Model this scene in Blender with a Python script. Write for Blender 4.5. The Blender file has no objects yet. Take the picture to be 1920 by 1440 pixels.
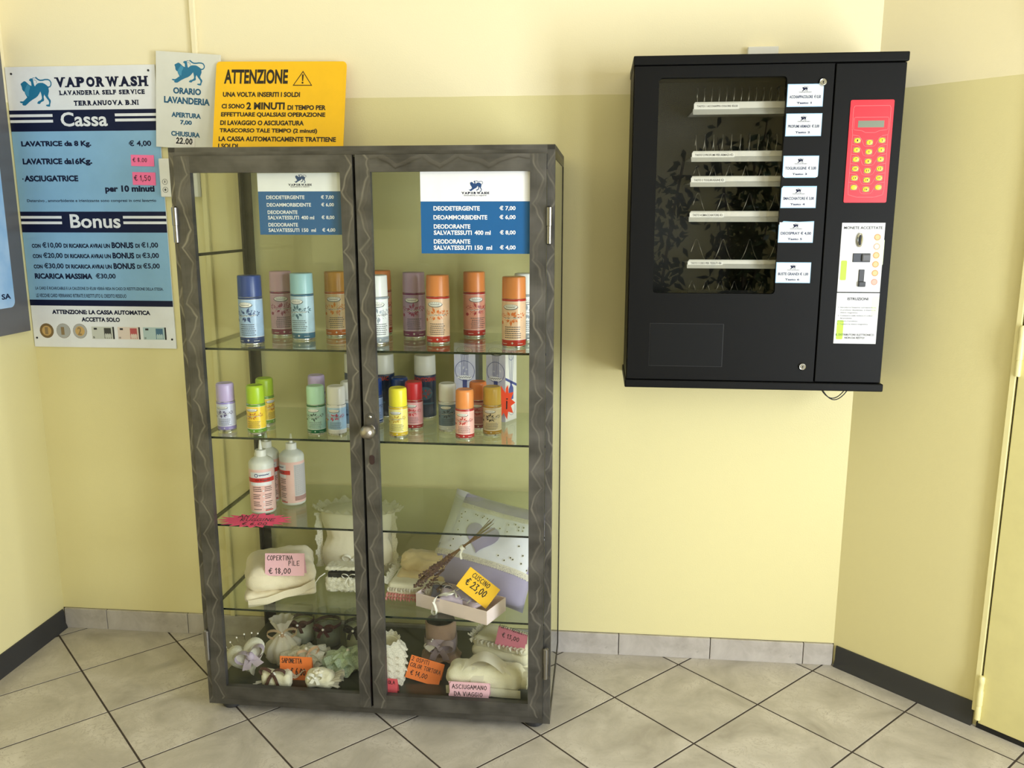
import bpy, bmesh, math, random
from mathutils import Vector, Matrix, noise
random.seed(7)
SC = bpy.context.scene
COL = SC.collection
PI = math.pi

# ------------------------------------------------------------------ camera
cd = bpy.data.cameras.new('camera')
cd.sensor_fit = 'HORIZONTAL'; cd.sensor_width = 36.0; cd.lens = 29.99
cd.clip_start = 0.05; cd.clip_end = 60
cam = bpy.data.objects.new('camera', cd); COL.objects.link(cam)
cam.location = (0.0672, -2.6394, 1.4318)
cam.rotation_euler = (math.radians(90 - 11.165), 0, math.radians(5.690))
SC.camera = cam

# ------------------------------------------------------------------ world, daylight, exposure
W = bpy.data.worlds.new('daylight'); SC.world = W; W.use_nodes = True
bg = W.node_tree.nodes['Background']
bg.inputs[0].default_value = (0.80, 0.90, 1.0, 1); bg.inputs[1].default_value = 1.0

def area_light(name, loc, rot, sx, sy, power, col):
    l = bpy.data.lights.new(name, 'AREA'); l.shape = 'RECTANGLE'; l.size = sx; l.size_y = sy
    l.energy = power; l.color = col
    o = bpy.data.objects.new(name, l); COL.objects.link(o); o.location = loc; o.rotation_euler = rot
    return o
# daylight falling through the glazed entrance in the right-hand wall
area_light('entrance_daylight', (2.03, -2.05, 1.02), (0, math.radians(90), 0), 1.85, 0.95, 110, (0.87, 0.935, 1.0))
# daylight through the shop window further along the same wall
area_light('shop_window_daylight', (2.03, -4.05, 1.30), (0, math.radians(90), 0), 1.2, 1.2, 68, (0.87, 0.935, 1.0))
SC.view_settings.view_transform = 'Standard'
SC.view_settings.look = 'None'
SC.view_settings.exposure = 0.0
SC.view_settings.gamma = 1.0
SC.view_settings.use_curve_mapping = False
SC.cycles.transparent_max_bounces = 32
SC.cycles.max_bounces = 10
SC.cycles.diffuse_bounces = 5
SC.cycles.glossy_bounces = 5
SC.cycles.caustics_reflective = False
SC.cycles.caustics_refractive = False

# ------------------------------------------------------------------ helpers: colour and material
def S(r, g, b):
    f = lambda c: (c/255/12.92) if c/255 <= 0.04045 else ((c/255+0.055)/1.055)**2.4
    return (f(r), f(g), f(b))
MATS = {}
def mat(name, col=(200,200,200), rough=0.5, metal=0.0, spec=0.5, emit=0.0, alpha=1.0, sheen=0.0, sss=0.0):
    if name in MATS: return MATS[name]
    m = bpy.data.materials.new(name); m.use_nodes = True
    b = m.node_tree.nodes['Principled BSDF']
    c = S(*col)
    b.inputs['Base Color'].default_value = (*c, 1)
    b.inputs['Roughness'].default_value = rough; b.inputs['Metallic'].default_value = metal
    b.inputs['Specular IOR Level'].default_value = spec
    if emit:
        b.inputs['Emission Color'].default_value = (*c, 1); b.inputs['Emission Strength'].default_value = emit
    if sheen: b.inputs['Sheen Weight'].default_value = sheen
    MATS[name] = m
    return m
class NT:
    """tiny node-tree builder"""
    def __init__(s, m):
        s.t = m.node_tree; s.n = s.t.nodes; s.b = s.n['Principled BSDF']; s.out = s.n['Material Output']
    def node(s, typ, **kw):
        n = s.n.new(typ)
        for k, v in kw.items(): setattr(n, k, v)
        return n
    def link(s, a, b): s.t.links.new(a, b)
    def math(s, op, a, b=None, c=None, clamp=False):
        n = s.node('ShaderNodeMath', operation=op); n.use_clamp = clamp
        for i, x in enumerate((a, b, c)):
            if x is None: continue
            if isinstance(x, (int, float)): n.inputs[i].default_value = x
            else: s.link(x, n.inputs[i])
        return n.outputs[0]
    def mix(s, f, a, b, blend='MIX'):
        n = s.node('ShaderNodeMix', data_type='RGBA', blend_type=blend)
        for i, x in ((0, f), (6, a), (7, b)):
            if isinstance(x, (int, float)): n.inputs[i].default_value = x
            elif isinstance(x, tuple): n.inputs[i].default_value = (*x, 1)
            else: s.link(x, n.inputs[i])
        return n.outputs[2]
    def noise(s, vec, scale, detail=4, rough=0.55, dist=0.0):
        n = s.node('ShaderNodeTexNoise'); n.inputs['Scale'].default_value = scale
        n.inputs['Detail'].default_value = detail; n.inputs['Roughness'].default_value = rough
        n.inputs['Distortion'].default_value = dist
        if vec is not None: s.link(vec, n.inputs['Vector'])
        return n.outputs[0]
    def ramp(s, f, stops):
        n = s.node('ShaderNodeValToRGB'); e = n.color_ramp.elements
        while len(e) < len(stops): e.new(0.5)
        for x, (p, c) in zip(e, stops):
            x.position = p; x.color = (*c, 1) if isinstance(c, tuple) else (c, c, c, 1)
        s.link(f, n.inputs[0]); return n.outputs[0]
    def coord(s, which='Object'):
        return s.node('ShaderNodeTexCoord').outputs[which]
    def bump(s, h, strength=0.2, dist=0.01):
        n = s.node('ShaderNodeBump'); n.inputs['Strength'].default_value = strength; n.inputs['Distance'].default_value = dist
        s.link(h, n.inputs['Height']); s.link(n.outputs[0], s.b.inputs['Normal'])

def wall_paint(name='wall_paint'):
    m = mat(name); t = NT(m); co = t.coord()
    sep = t.node('ShaderNodeSeparateXYZ'); t.link(co, sep.inputs[0])
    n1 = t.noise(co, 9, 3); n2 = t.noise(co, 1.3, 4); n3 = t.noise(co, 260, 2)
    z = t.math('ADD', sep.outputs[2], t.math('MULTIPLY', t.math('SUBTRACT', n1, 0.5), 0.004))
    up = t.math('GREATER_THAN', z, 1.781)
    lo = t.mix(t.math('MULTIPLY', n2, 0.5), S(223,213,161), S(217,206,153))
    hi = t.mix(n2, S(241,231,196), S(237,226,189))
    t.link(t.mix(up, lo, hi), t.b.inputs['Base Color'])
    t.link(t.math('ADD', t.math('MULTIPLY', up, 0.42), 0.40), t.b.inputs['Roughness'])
    t.b.inputs['Specular IOR Level'].default_value = 0.4
    t.bump(t.math('ADD', n3, t.math('MULTIPLY', n2, 3)), 0.12, 0.0025)
    return m
def tile_mat():
    m = mat('floor_tile', rough=0.4, spec=0.4); t = NT(m)
    oi = t.node('ShaderNodeObjectInfo'); co = t.coord()
    ad = t.node('ShaderNodeVectorMath', operation='ADD'); t.link(co, ad.inputs[0]); 
    sc = t.node('ShaderNodeVectorMath', operation='SCALE'); t.link(oi.outputs['Location'], sc.inputs[0]); sc.inputs[3].default_value = 3.7
    t.link(sc.outputs[0], ad.inputs[1]); v = ad.outputs[0]
    n1 = t.noise(v, 5.5, 6, 0.62, 0.6); n2 = t.noise(v, 19, 5, 0.7, 1.2); n3 = t.noise(v, 2.2, 2); n4 = t.noise(v, 90, 3)
    base = t.ramp(n1, [(0.28, S(146,139,127)), (0.5, S(182,175,163)), (0.72, S(206,199,188))])
    base = t.mix(t.math('MULTIPLY', n3, 0.35), base, S(184,175,158))
    vein = t.math('ABSOLUTE', t.math('SUBTRACT', n2, 0.5))
    vm = t.ramp(vein, [(0.0, 1.0), (0.018, 0.0)])
    vm2 = t.math('MULTIPLY', vm, t.ramp(n1, [(0.42, 0.0), (0.6, 0.55)]))
    base = t.mix(vm2, base, S(128,116,100))
    sp = t.ramp(n4, [(0.66, 0.0), (0.74, 0.35)])
    base = t.mix(sp, base, S(140,128,110))
    t.link(base, t.b.inputs['Base Color'])
    t.bump(n2, 0.12, 0.004)
    return m
def skirting_mat():
    m = mat('skirting_tile', rough=0.45); t = NT(m); co = t.coord()
    n1 = t.noise(co, 9, 6, 0.65, 0.5); n2 = t.noise(co, 60, 3)
    c = t.ramp(n1, [(0.3, S(158,150,142)), (0.55, S(182,175,168)), (0.75, S(194,188,180))])
    c = t.mix(t.ramp(n2, [(0.64, 0.0), (0.75, 0.4)]), c, S(140,132,124))
    t.link(c, t.b.inputs['Base Color']); return m
def steel_mat(nm='ground_steel', lc=(196,192,186), ls=0.4):
    m = mat(nm, rough=0.42, metal=0.85); t = NT(m)
    at = t.node('ShaderNodeAttribute', attribute_name='wv'); v = at.outputs['Vector']
    sep = t.node('ShaderNodeSeparateXYZ'); t.link(v, sep.inputs[0])
    u, w = sep.outputs[0], sep.outputs[1]
    wob = t.noise(v, 6, 2)
    ph = t.math('ADD', t.math('MULTIPLY', w, 47.0), t.math('MULTIPLY', wob, 9.0))
    s1 = t.math('SINE', ph)
    tri = t.math('MULTIPLY', t.math('ARCSINE', s1), 0.0085)
    d = t.math('ABSOLUTE', t.math('SUBTRACT', u, tri))
    line = t.ramp(t.math('MULTIPLY', d, 60), [(0.0, 1.0), (0.08, 0.5), (0.26, 0.0)])
    inside = t.ramp(t.math('MULTIPLY', t.math('SUBTRACT', t.math('SUBTRACT', u, tri), 0.0), 30), [(0.0, 0.0), (0.35, 0.32), (0.36, 0.0)])
    mp = t.node('ShaderNodeMapping'); mp.inputs['Scale'].default_value = (240, 9, 1); t.link(v, mp.inputs[0])
    streak = t.noise(mp.outputs[0], 1.0, 3)
    blot = t.noise(v, 11, 3, 0.5)
    base = t.ramp(blot, [(0.3, S(68,67,66)), (0.52, S(88,87,85)), (0.75, S(106,104,102))])
    base = t.mix(t.math('MULTIPLY', streak, 0.16), base, S(150,146,140))
    base = t.mix(t.math('MULTIPLY', inside, 0.3), base, S(158,150,140))
    base = t.mix(t.math('MULTIPLY', t.math('MULTIPLY', line, t.ramp(t.noise(v, 9, 2), [(0.35, 0.25), (0.65, 1.0)])), ls), base, S(*lc))
    rust = t.ramp(t.noise(v, 55, 4, 0.7), [(0.68, 0.0), (0.73, 0.8)])
    low = t.ramp(sep.outputs[2], [(0.0, 1.0), (0.45, 0.25)])
    base = t.mix(t.math('MULTIPLY', rust, t.math('MULTIPLY', low, 0.75)), base, S(62,34,28))
    t.link(base, t.b.inputs['Base Color'])
    t.link(t.math('ADD', t.math('MULTIPLY', line, -0.12), t.math('ADD', 0.40, t.math('MULTIPLY', blot, 0.2))), t.b.inputs['Roughness'])
    t.link(t.math('SUBTRACT', 0.85, t.math('MULTIPLY', rust, 0.7)), t.b.inputs['Metallic'])
    return m
def pane_mat(name, tint, f0=0.02, rough=0.0, power=5.0):
    """thin clear pane: tinted see-through plus a mirror reflection that grows at grazing angles"""
    if name in MATS: return MATS[name]
    m = mat(name); t = NT(m); t.n.remove(t.b)
    tr = t.node('ShaderNodeBsdfTransparent'); tr.inputs[0].default_value = (*tint, 1)
    gl = t.node('ShaderNodeBsdfGlossy'); gl.inputs['Roughness'].default_value = rough; gl.inputs[0].default_value = (0.95,0.97,0.95,1)
    lw = t.node('ShaderNodeLayerWeight'); lw.inputs[0].default_value = 0.5
    f = t.math('ADD', f0, t.math('MULTIPLY', t.math('POWER', lw.outputs['Facing'], power), 1 - f0))
    mx = t.node('ShaderNodeMixShader'); t.link(f, mx.inputs[0]); t.link(tr.outputs[0], mx.inputs[1]); t.link(gl.outputs[0], mx.inputs[2])
    t.link(mx.outputs[0], t.out.inputs[0]); return m
def sheer_mat(name, col, hole=0.5, scale=0, edge=0.52):
    """tulle (even see-through) or lace (patterned see-through)"""
    if name in MATS: return MATS[name]
    m = mat(name); t = NT(m); t.n.remove(t.b)
    di = t.node('ShaderNodeBsdfDiffuse'); di.inputs[0].default_value = (*S(*col), 1)
    tl = t.node('ShaderNodeBsdfTranslucent'); tl.inputs[0].default_value = (*S(*col), 1)
    m0 = t.node('ShaderNodeMixShader'); m0.inputs[0].default_value = 0.3; t.link(di.outputs[0], m0.inputs[1]); t.link(tl.outputs[0], m0.inputs[2])
    tr = t.node('ShaderNodeBsdfTransparent')
    mx = t.node('ShaderNodeMixShader'); t.link(m0.outputs[0], mx.inputs[1]); t.link(tr.outputs[0], mx.inputs[2])
    if scale:
        v = t.node('ShaderNodeTexVoronoi'); v.inputs['Scale'].default_value = scale; t.link(t.coord(), v.inputs['Vector'])
        r = t.ramp(v.outputs[0], [(edge - 0.28, hole), (edge - 0.2, 0.0)]); t.link(r, mx.inputs[0])
    else: mx.inputs[0].default_value = hole
    t.link(mx.outputs[0], t.out.inputs[0]); return m
def cloth_mat(name, col, col2=None, scale=300, rough=0.9, bump=0.3, sheen=0.3, blot=8):
    if name in MATS: return MATS[name]
    m = mat(name, col, rough=rough, spec=0.2, sheen=sheen); t = NT(m); co = t.coord()
    n = t.noise(co, scale, 2); n2 = t.noise(co, blot, 3)
    c2 = col2 or tuple(int(x*0.93) for x in col)
    t.link(t.mix(n2, S(*col), S(*c2)), t.b.inputs['Base Color'])
    t.bump(n, bump, 0.002); return m
def speckle_mat(name, col, col2, scale, rough=0.4, thr=0.5, metal=0.0):
    if name in MATS: return MATS[name]
    m = mat(name, col, rough=rough, metal=metal); t = NT(m); n = t.noise(t.coord(), scale, 4, 0.6)
    t.link(t.ramp(n, [(thr - 0.2, S(*col)), (thr + 0.2, S(*col2))]), t.b.inputs['Base Color']); return m
def slab_mat(name, col, rough=0.5): return speckle_mat(name, col, tuple(max(0, int(c*0.97)) for c in col), 14, rough)

M_WALL = wall_paint(); M_TILE = tile_mat(); M_SKIRT = skirting_mat(); M_STEEL = steel_mat(); M_STEELD = steel_mat('ground_steel_dark_marks', (56,52,48), 0.7)
M_GLASS = pane_mat('clear_pane', (0.963, 0.973, 0.955))
M_SHELF = pane_mat('shelf_glass', (0.925, 0.947, 0.92), 0.025)
M_EDGE = mat('glass_edge', (8, 26, 20), rough=0.15)
M_BLACK = slab_mat('black_enamel', (9, 9, 9), 0.5); M_BLACK.node_tree.nodes['Principled BSDF'].inputs['Specular IOR Level'].default_value = 0.16
M_DARK = mat('hollow_black', (10, 10, 11), rough=0.6)  # black linings, plus the painted shade in gaps, holes and hollows
M_CHROME = mat('chrome', (205, 205, 200), rough=0.18, metal=1.0)
M_WHITE = slab_mat('white_print', (232, 234, 238), 0.45)
M_NAVY = mat('navy_print', (10, 17, 52), rough=0.45, spec=0.25)
M_INK = mat('ink_black', (22, 20, 30), rough=0.5)

# ------------------------------------------------------------------ helpers: meshes
class MB:
    def __init__(s): s.v = []; s.f = []; s.m = []; s.wv = None
    def add(s, vs, fs, mi=0, T=None):
        o = len(s.v)
        s.v += [tuple(T @ Vector(p)) if T is not None else tuple(p) for p in vs]
        s.f += [tuple(i + o for i in f) for f in fs]
        s.m += [mi]*len(fs) if isinstance(mi, int) else list(mi)
        return s
    def box(s, x0, x1, y0, y1, z0, z1, mi=0, T=None):
        vs = [(x, y, z) for z in (z0, z1) for y in (y0, y1) for x in (x0, x1)]
        return s.add(vs, [(0,2,3,1),(4,5,7,6),(0,1,5,4),(2,6,7,3),(0,4,6,2),(1,3,7,5)], mi, T)
    def quad(s, a, b, c, d, mi=0, T=None): return s.add([a,b,c,d], [(0,1,2,3)], mi, T)
    def rect(s, x0, x1, z0, z1, mi=0, T=None, y=0.0):      # faces -y
        return s.add([(x0,y,z0),(x1,y,z0),(x1,y,z1),(x0,y,z1)], [(0,1,2,3)], mi, T)
    def lathe(s, prof, n=24, mi=0, T=None, cap=True, sx=1, sy=1):
        k = len(prof); vs = []
        for r, z in prof:
            for i in range(n):
                a = 2*PI*i/n; vs.append((r*math.cos(a)*sx, r*math.sin(a)*sy, z))
        fs = []; ms = []
        for j in range(k - 1):
            for i in range(n):
                fs.append((j*n+i, j*n+(i+1) % n, (j+1)*n+(i+1) % n, (j+1)*n+i)); ms.append(mi if isinstance(mi, int) else mi[j])
        if cap:
            fs.append(tuple(range(n))[::-1]); ms.append(ms[0]); fs.append(tuple((k-1)*n+i for i in range(n))); ms.append(ms[-1])
        return s.add(vs, fs, ms, T)
    def tube(s, pts, r, n=6, mi=0, closed=False, T=None, taper=None):
        P = [Vector(p) for p in pts]; k = len(P); vs = []; up = None
        for i in range(k):
            a = P[i-1] if (i > 0 or closed) else P[i]; b = P[(i+1) % k] if (i < k-1 or closed) else P[i]
            d = (b - a).normalized()
            if up is None: up = d.orthogonal().normalized()
            up = (up - d*up.dot(d)).normalized(); w = d.cross(up)
            rr = r if taper is None else r*(taper[0] + (taper[1]-taper[0])*i/max(1, k-1))
            for j in range(n):
                t = 2*PI*j/n; vs.append(P[i] + up*math.cos(t)*rr + w*math.sin(t)*rr)
        fs = []
        for i in range(k if closed else k-1):
            for j in range(n):
                a = i*n+j; b = i*n+(j+1) % n; i2 = (i+1) % k
                fs.append((a, b, i2*n+(j+1) % n, i2*n+j))
        if not closed: fs += [tuple(range(n))[::-1], tuple((k-1)*n+j for j in range(n))]
        return s.add(vs, fs, mi, T)
    def ribbon(s, pts, wid, mi=0, T=None, closed=False):
        """strip: pts centre line, wid a vector (or list of vectors) across"""
        P = [Vector(p) for p in pts]; k = len(P)
        Wd = [Vector(wid)]*k if not isinstance(wid, list) else [Vector(w) for w in wid]
        vs = []
        for p, w in zip(P, Wd): vs += [p - w/2, p + w/2]
        fs = [(2*i, 2*((i+1) % k), 2*((i+1) % k)+1, 2*i+1) for i in range(k if closed else k-1)]
        return s.add(vs, fs, mi, T)
    def poly(s, pts, mi=0, T=None, y=0.0):                 # 2-D outline in x,z facing -y, any shape
        bm = bmesh.new(); vs = [bm.verts.new((p[0], y, p[1])) for p in pts]
        f = bm.faces.new(vs); bm.normal_update()
        if f.normal.y > 0: bmesh.ops.reverse_faces(bm, faces=[f])
        bmesh.ops.triangulate(bm, faces=bm.faces[:]); bm.verts.index_update()
        s.add([v.co[:] for v in bm.verts], [tuple(v.index for v in g.verts) for g in bm.faces], mi, T); bm.free(); return s
    def slab(s, pts, th, mi=0, T=None):                    # outline in x,z extruded th towards +y
        n = len(pts); bm = bmesh.new()
        vs = [bm.verts.new((p[0], 0, p[1])) for p in pts]; f = bm.faces.new(vs); bm.normal_update()
        if f.normal.y > 0: bmesh.ops.reverse_faces(bm, faces=[f])
        r = bmesh.ops.extrude_face_region(bm, geom=bm.faces[:])
        nv = [g for g in r['geom'] if isinstance(g, bmesh.types.BMVert)]
        bmesh.ops.translate(bm, verts=nv, vec=(0, th, 0))
        bmesh.ops.recalc_face_normals(bm, faces=bm.faces[:])
        bmesh.ops.triangulate(bm, faces=[f for f in bm.faces if len(f.verts) > 4]); bm.verts.index_update()
        s.add([v.co[:] for v in bm.verts], [tuple(v.index for v in g.verts) for g in bm.faces], mi, T); bm.free(); return s
    def disc(s, x, z, r, mi=0, T=None, y=0.0, n=20, rz=None, a0=0.0):
        rz = rz or r
        return s.add([(x + r*math.cos(a0+2*PI*i/n), y, z + rz*math.sin(a0+2*PI*i/n)) for i in range(n)], [tuple(range(n))], mi, T)
    def ring(s, x, z, r0, r1, mi=0, T=None, y=0.0, n=24, k=1.0):
        vs = []
        for i in range(n):
            c, d = math.cos(2*PI*i/n), math.sin(2*PI*i/n); vs += [(x+r0*c, y, z+r0*k*d), (x+r1*c, y, z+r1*k*d)]
        return s.add(vs, [(2*i, 2*i+1, 2*((i+1) % n)+1, 2*((i+1) % n)) for i in range(n)], mi, T)
    def sphere(s, c, r, mi=0, n=10, T=None, sc=(1,1,1)):
        k = max(4, n//2); prof = [(max(1e-5, math.sin(PI*j/k))*r, -math.cos(PI*j/k)*r) for j in range(k+1)]
        q = Matrix.Translation(c) @ Matrix.Diagonal((*sc, 1)); 
        return s.lathe(prof, n, mi, (T @ q) if T is not None else q, cap=False)
    def warp(s, fn): s.v = [tuple(fn(Vector(p))) for p in s.v]; return s
    def build(s, name, mats, parent=None, smooth=None, bevel=0, M=None, kind=None):
        me = bpy.data.meshes.new(name); me.from_pydata(s.v, [], s.f)
        if not isinstance(mats, (list, tuple)): mats = [mats]
        for m in mats: me.materials.append(m)
        me.polygons.foreach_set('material_index', s.m)
        if s.wv:
            a = me.attributes.new('wv', 'FLOAT_VECTOR', 'POINT'); a.data.foreach_set('vector', [c for p in s.wv for c in p])
        if bevel:
            bm = bmesh.new(); bm.from_mesh(me)
            es = [e for e in bm.edges if len(e.link_faces) == 2 and e.calc_face_angle(0) > 0.6]
            bmesh.ops.bevel(bm, geom=es, offset=bevel, segments=2, profile=0.5, affect='EDGES', clamp_overlap=True)
            bm.to_mesh(me); bm.free()
        if smooth:
            me.polygons.foreach_set('use_smooth', [True]*len(me.polygons))
            if smooth is not True: me.set_sharp_from_angle(angle=math.radians(smooth))
        me.update()
        o = bpy.data.objects.new(name, me); COL.objects.link(o)
        if parent is not None: o.parent = parent
        if M is not None: o.matrix_local = M
        if kind: o['kind'] = kind
        return o
def tag(o, label=None, cat=None, group=None, kind=None):
    if label: o['label'] = label
    if cat: o['category'] = cat
    if group: o['group'] = group
    if kind: o['kind'] = kind
    return o
def thing(name, label, cat, M=None, group=None):
    o = bpy.data.objects.new(name, None); COL.objects.link(o); o.empty_display_size = 0.05
    if M is not None: o.matrix_world = M
    return tag(o, label, cat, group)
def TR(x=0, y=0, z=0, rx=0, ry=0, rz=0):
    d = math.radians
    return Matrix.Translation((x,y,z)) @ Matrix.Rotation(d(rz),4,'Z') @ Matrix.Rotation(d(ry),4,'Y') @ Matrix.Rotation(d(rx),4,'X')
def frame_box(mb, x0, x1, y0, y1, z0, z1, along):
    """box with the coordinates (across, along, height) the ground-steel pattern follows"""
    if mb.wv is None: mb.wv = []
    n = len(mb.v); mb.box(x0, x1, y0, y1, z0, z1)
    for p in mb.v[n:]:
        if along == 'z': mb.wv.append((p[0]-(x0+x1)/2, p[2] + x0*7, p[2]))
        elif along in 'xp': mb.wv.append((p[2]-(z0+z1)/2 + (0 if along == 'x' else 1.0), p[0] + z0*5, p[2]))
        else: mb.wv.append((p[2]-(z0+z1)/2 if along == 'y' else p[0], p[1] + x0*3, p[2]))
    return mb

# ------------------------------------------------------------------ helpers: lettering
_TC = {}
def glyphs(text, bold=0.0):
    k = (text, bold)
    if k not in _TC:
        cu = bpy.data.curves.new('t', 'FONT'); cu.body = text; cu.resolution_u = 3; cu.offset = bold; cu.fill_mode = 'FRONT'
        ob = bpy.data.objects.new('t', cu)
        me = ob.to_mesh()
        vs = [(v.co.x, v.co.y) for v in me.vertices]; fs = [tuple(p.vertices) for p in me.polygons]
        ob.to_mesh_clear(); bpy.data.objects.remove(ob); bpy.data.curves.remove(cu)
        _TC[k] = (vs, fs)
    return _TC[k]
def put_text(mb, text, x0, x1, zc, h, mi=0, T=None, y=0.0, bold=0.02, slant=0.0):
    if '€' in text: bold = min(bold, 0.028)
    vs, fs = glyphs(text, bold)
    if not vs: return
    ax = min(p[0] for p in vs); bx = max(p[0] for p in vs); az = min(p[1] for p in vs); bz = max(p[1] for p in vs)
    kx = (x1-x0)/(bx-ax); kz = h/max(1e-6, bz-az)
    o = [(x0+(p[0]-ax)*kx + slant*(p[1]-az)*kz, y, zc-h/2+(p[1]-az)*kz) for p in vs]
    mb.add(o, fs, mi, T)
SERIF = {'V':'ac','A':'bd','P':'ab','R':'ab','W':'ac','H':'abcd','L':'ab','N':'abc','D':'ab','E':'ab','I':'xy','F':'ab','T':'y','U':'ac','B':'ab','M':'abcd'}
def put_serif(mb, text, x0, x1, zc, h, mi=0, T=None, y=0.0, bold=0.06):
    """bold slab-serif capitals: each letter widened with foot and head slabs"""
    adv = {'I':0.5, 'W':1.45, ' ':0.5, '.':0.35, 'M':1.25, 'V':1.08, 'A':1.1, 'O':1.08, 'E':0.9, 'L':0.85, 'F':0.85, 'S':0.85}
    tot = sum(adv.get(c, 1.0) for c in text); u = (x1-x0)/tot; x = x0; sh = h*0.13
    for c in text:
        w = adv.get(c, 1.0)*u
        if c == '.': mb.rect(x+w*0.2, x+w*0.75, zc-h/2, zc-h/2+h*0.22, mi, T, y)
        elif c != ' ':
            g0, g1 = x+w*0.10, x+w*0.92
            if c == 'I': g0, g1 = x+w*0.3, x+w*0.7
            put_text(mb, c, g0, g1, zc, h, mi, T, y, bold)
            sw = u*0.21
            for q in SERIF.get(c, ''):
                if q in 'xy': 
                    zz = zc+h/2-sh if q == 'x' else zc-h/2
                    cx = x + w/2; mb.rect(cx-sw, cx+sw, zz, zz+sh, mi, T, y-0.00002)
                else:
                    cx = x + w*0.17 if q in 'ab' else x + w*0.85
                    if c == 'A': cx = x + w*(0.14 if q == 'b' else 0.88)
                    zz = zc+h/2-sh if q in 'ac' else zc-h/2
                    mb.rect(cx-sw, cx+sw, zz, zz+sh, mi, T, y-0.00002)
        x += w
HW = {'A':[[(0,0),(.4,1),(.8,0)],[(.1,.38),(.72,.4)]],'C':[[(.75,.9),(.4,1),(.05,.6),(.1,.15),(.45,0),(.8,.15)]],'D':[[(.05,0),(.05,1),(.5,.9),(.75,.5),(.5,.08),(.05,0)]],
'E':[[(.7,1),(.05,.95),(.05,0),(.7,.05)],[(.05,.5),(.55,.52)]],'F':[[(.7,1),(.05,.95),(.05,0)],[(.05,.5),(.55,.52)]],'G':[[(.75,.9),(.4,1),(.05,.6),(.1,.12),(.5,0),(.75,.2),(.75,.45),(.45,.45)]],
'I':[[(.15,1),(.15,0)]],'i':[[(.15,.7),(.15,0)],[(.12,.95),(.2,.95)]],'L':[[(.05,1),(.05,0),(.65,.03)]],'M':[[(0,0),(.1,1),(.4,.35),(.75,1),(.85,0)]],'N':[[(.05,0),(.08,1),(.65,.05),(.7,1)]],
'O':[[(.4,1),(.05,.65),(.1,.15),(.45,0),(.75,.35),(.7,.8),(.4,1)]],'P':[[(.05,0),(.08,1),(.6,.9),(.62,.6),(.08,.48)]],'R':[[(.05,0),(.08,1),(.6,.9),(.6,.6),(.08,.5),(.7,0)]],
'S':[[(.7,.9),(.35,1),(.08,.75),(.6,.4),(.6,.1),(.3,0),(0,.12)]],'T':[[(0,.97),(.8,1)],[(.4,1),(.38,0)]],'U':[[(.05,1),(.08,.2),(.4,0),(.7,.2),(.72,1)]],'V':[[(0,1),(.38,0),(.75,1)]],
'Z':[[(0,1),(.7,.97),(0,.05),(.75,0)]],'0':[[(.35,.95),(.05,.6),(.1,.15),(.4,0),(.7,.35),(.65,.8),(.35,.95)]],'1':[[(.0,.7),(.25,1),(.25,0)]],'2':[[(.05,.8),(.3,1),(.6,.8),(.5,.5),(0,.02),(.7,.04)]],
'3':[[(.05,.95),(.6,.95),(.3,.58),(.62,.35),(.5,.05),(.05,.05)]],'4':[[(.5,0),(.5,1),(0,.35),(.7,.35)]],'5':[[(.65,1),(.15,.97),(.1,.58),(.5,.6),(.62,.25),(.4,0),(.02,.08)]],'6':[[(.55,1),(.12,.55),(.1,.15),(.35,0),(.62,.2),(.5,.5),(.12,.4)]],
'8':[[(.35,.52),(.08,.75),(.35,1),(.6,.78),(.1,.25),(.35,0),(.65,.25),(.35,.52)]],'€':[[(.8,.9),(.45,1),(.2,.6),(.25,.15),(.55,0),(.85,.12)],[(.0,.62),(.6,.62)],[(.0,.42),(.55,.42)]],',':[[(.15,.08),(.05,-.2)]],'.':[[(.1,.0),(.16,.06)]],' ':[]}
HWW = {'I':.3,'i':.3,',':.3,'.':.3,'1':.4,' ':.45,'M':.95}
def put_hand(mb, text, x0, x1, zc, h, mi=0, T=None, y=0.0, wt=0.11):
    """felt-pen handwriting as pen strokes"""
    tot = sum(HWW.get(c, .8)+.22 for c in text) - .22; u = (x1-x0)/tot; x = x0; rw = h*wt/2
    for c in text:
        for st in HW[c]:
            pts = [(x+p[0]*u, zc-h/2+p[1]*h) for p in st]
            for a, b in zip(pts, pts[1:]):
                dx, dz = b[0]-a[0], b[1]-a[1]; L = math.hypot(dx, dz) or 1
                dx *= rw/L; dz *= rw/L
                a2 = (a[0]-dx, a[1]-dz); b2 = (b[0]+dx, b[1]+dz)
                mb.add([(a2[0]+dz, y, a2[1]-dx), (b2[0]+dz, y, b2[1]-dx), (b2[0]-dz, y, b2[1]+dx), (a2[0]-dz, y, a2[1]+dx)], [(0,1,2,3)], mi, T)
        x += (HWW.get(c, .8)+.22)*u
LION = [(505,370),(560,390),(620,440),(660,480),(720,515),(760,520),(750,400),(715,365),(685,365),(700,320),(745,288),(825,290),(835,340),(845,430),(865,520),(885,540),(930,490),(1000,445),(1080,432),(1180,435),(1260,470),(1330,520),(1372,560),(1380,620),(1385,700),(1350,800),(1330,850),(1360,920),(1415,985),(1415,1040),(1385,1110),(1370,1190),(1290,1190),(1215,1165),(1240,1130),(1330,1125),(1350,1060),(1335,1000),(1270,920),(1210,830),(1200,795),(1165,880),(1175,980),(1150,1010),(1050,1050),(1000,1105),(915,1095),(905,1070),(950,1020),(1040,985),(1095,940),(1100,880),(1085,780),(1065,705),(1010,780),(950,850),(870,905),(740,965),(620,1035),(540,1095),(470,1145),(390,1150),(335,1115),(365,1078),(290,1065),(250,1030),(290,1012),(380,1015),(430,985),(550,890),(535,860),(490,780),(475,710),(430,690),(395,630),(390,560),(375,510),(355,470),(380,440),(430,410)]
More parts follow.
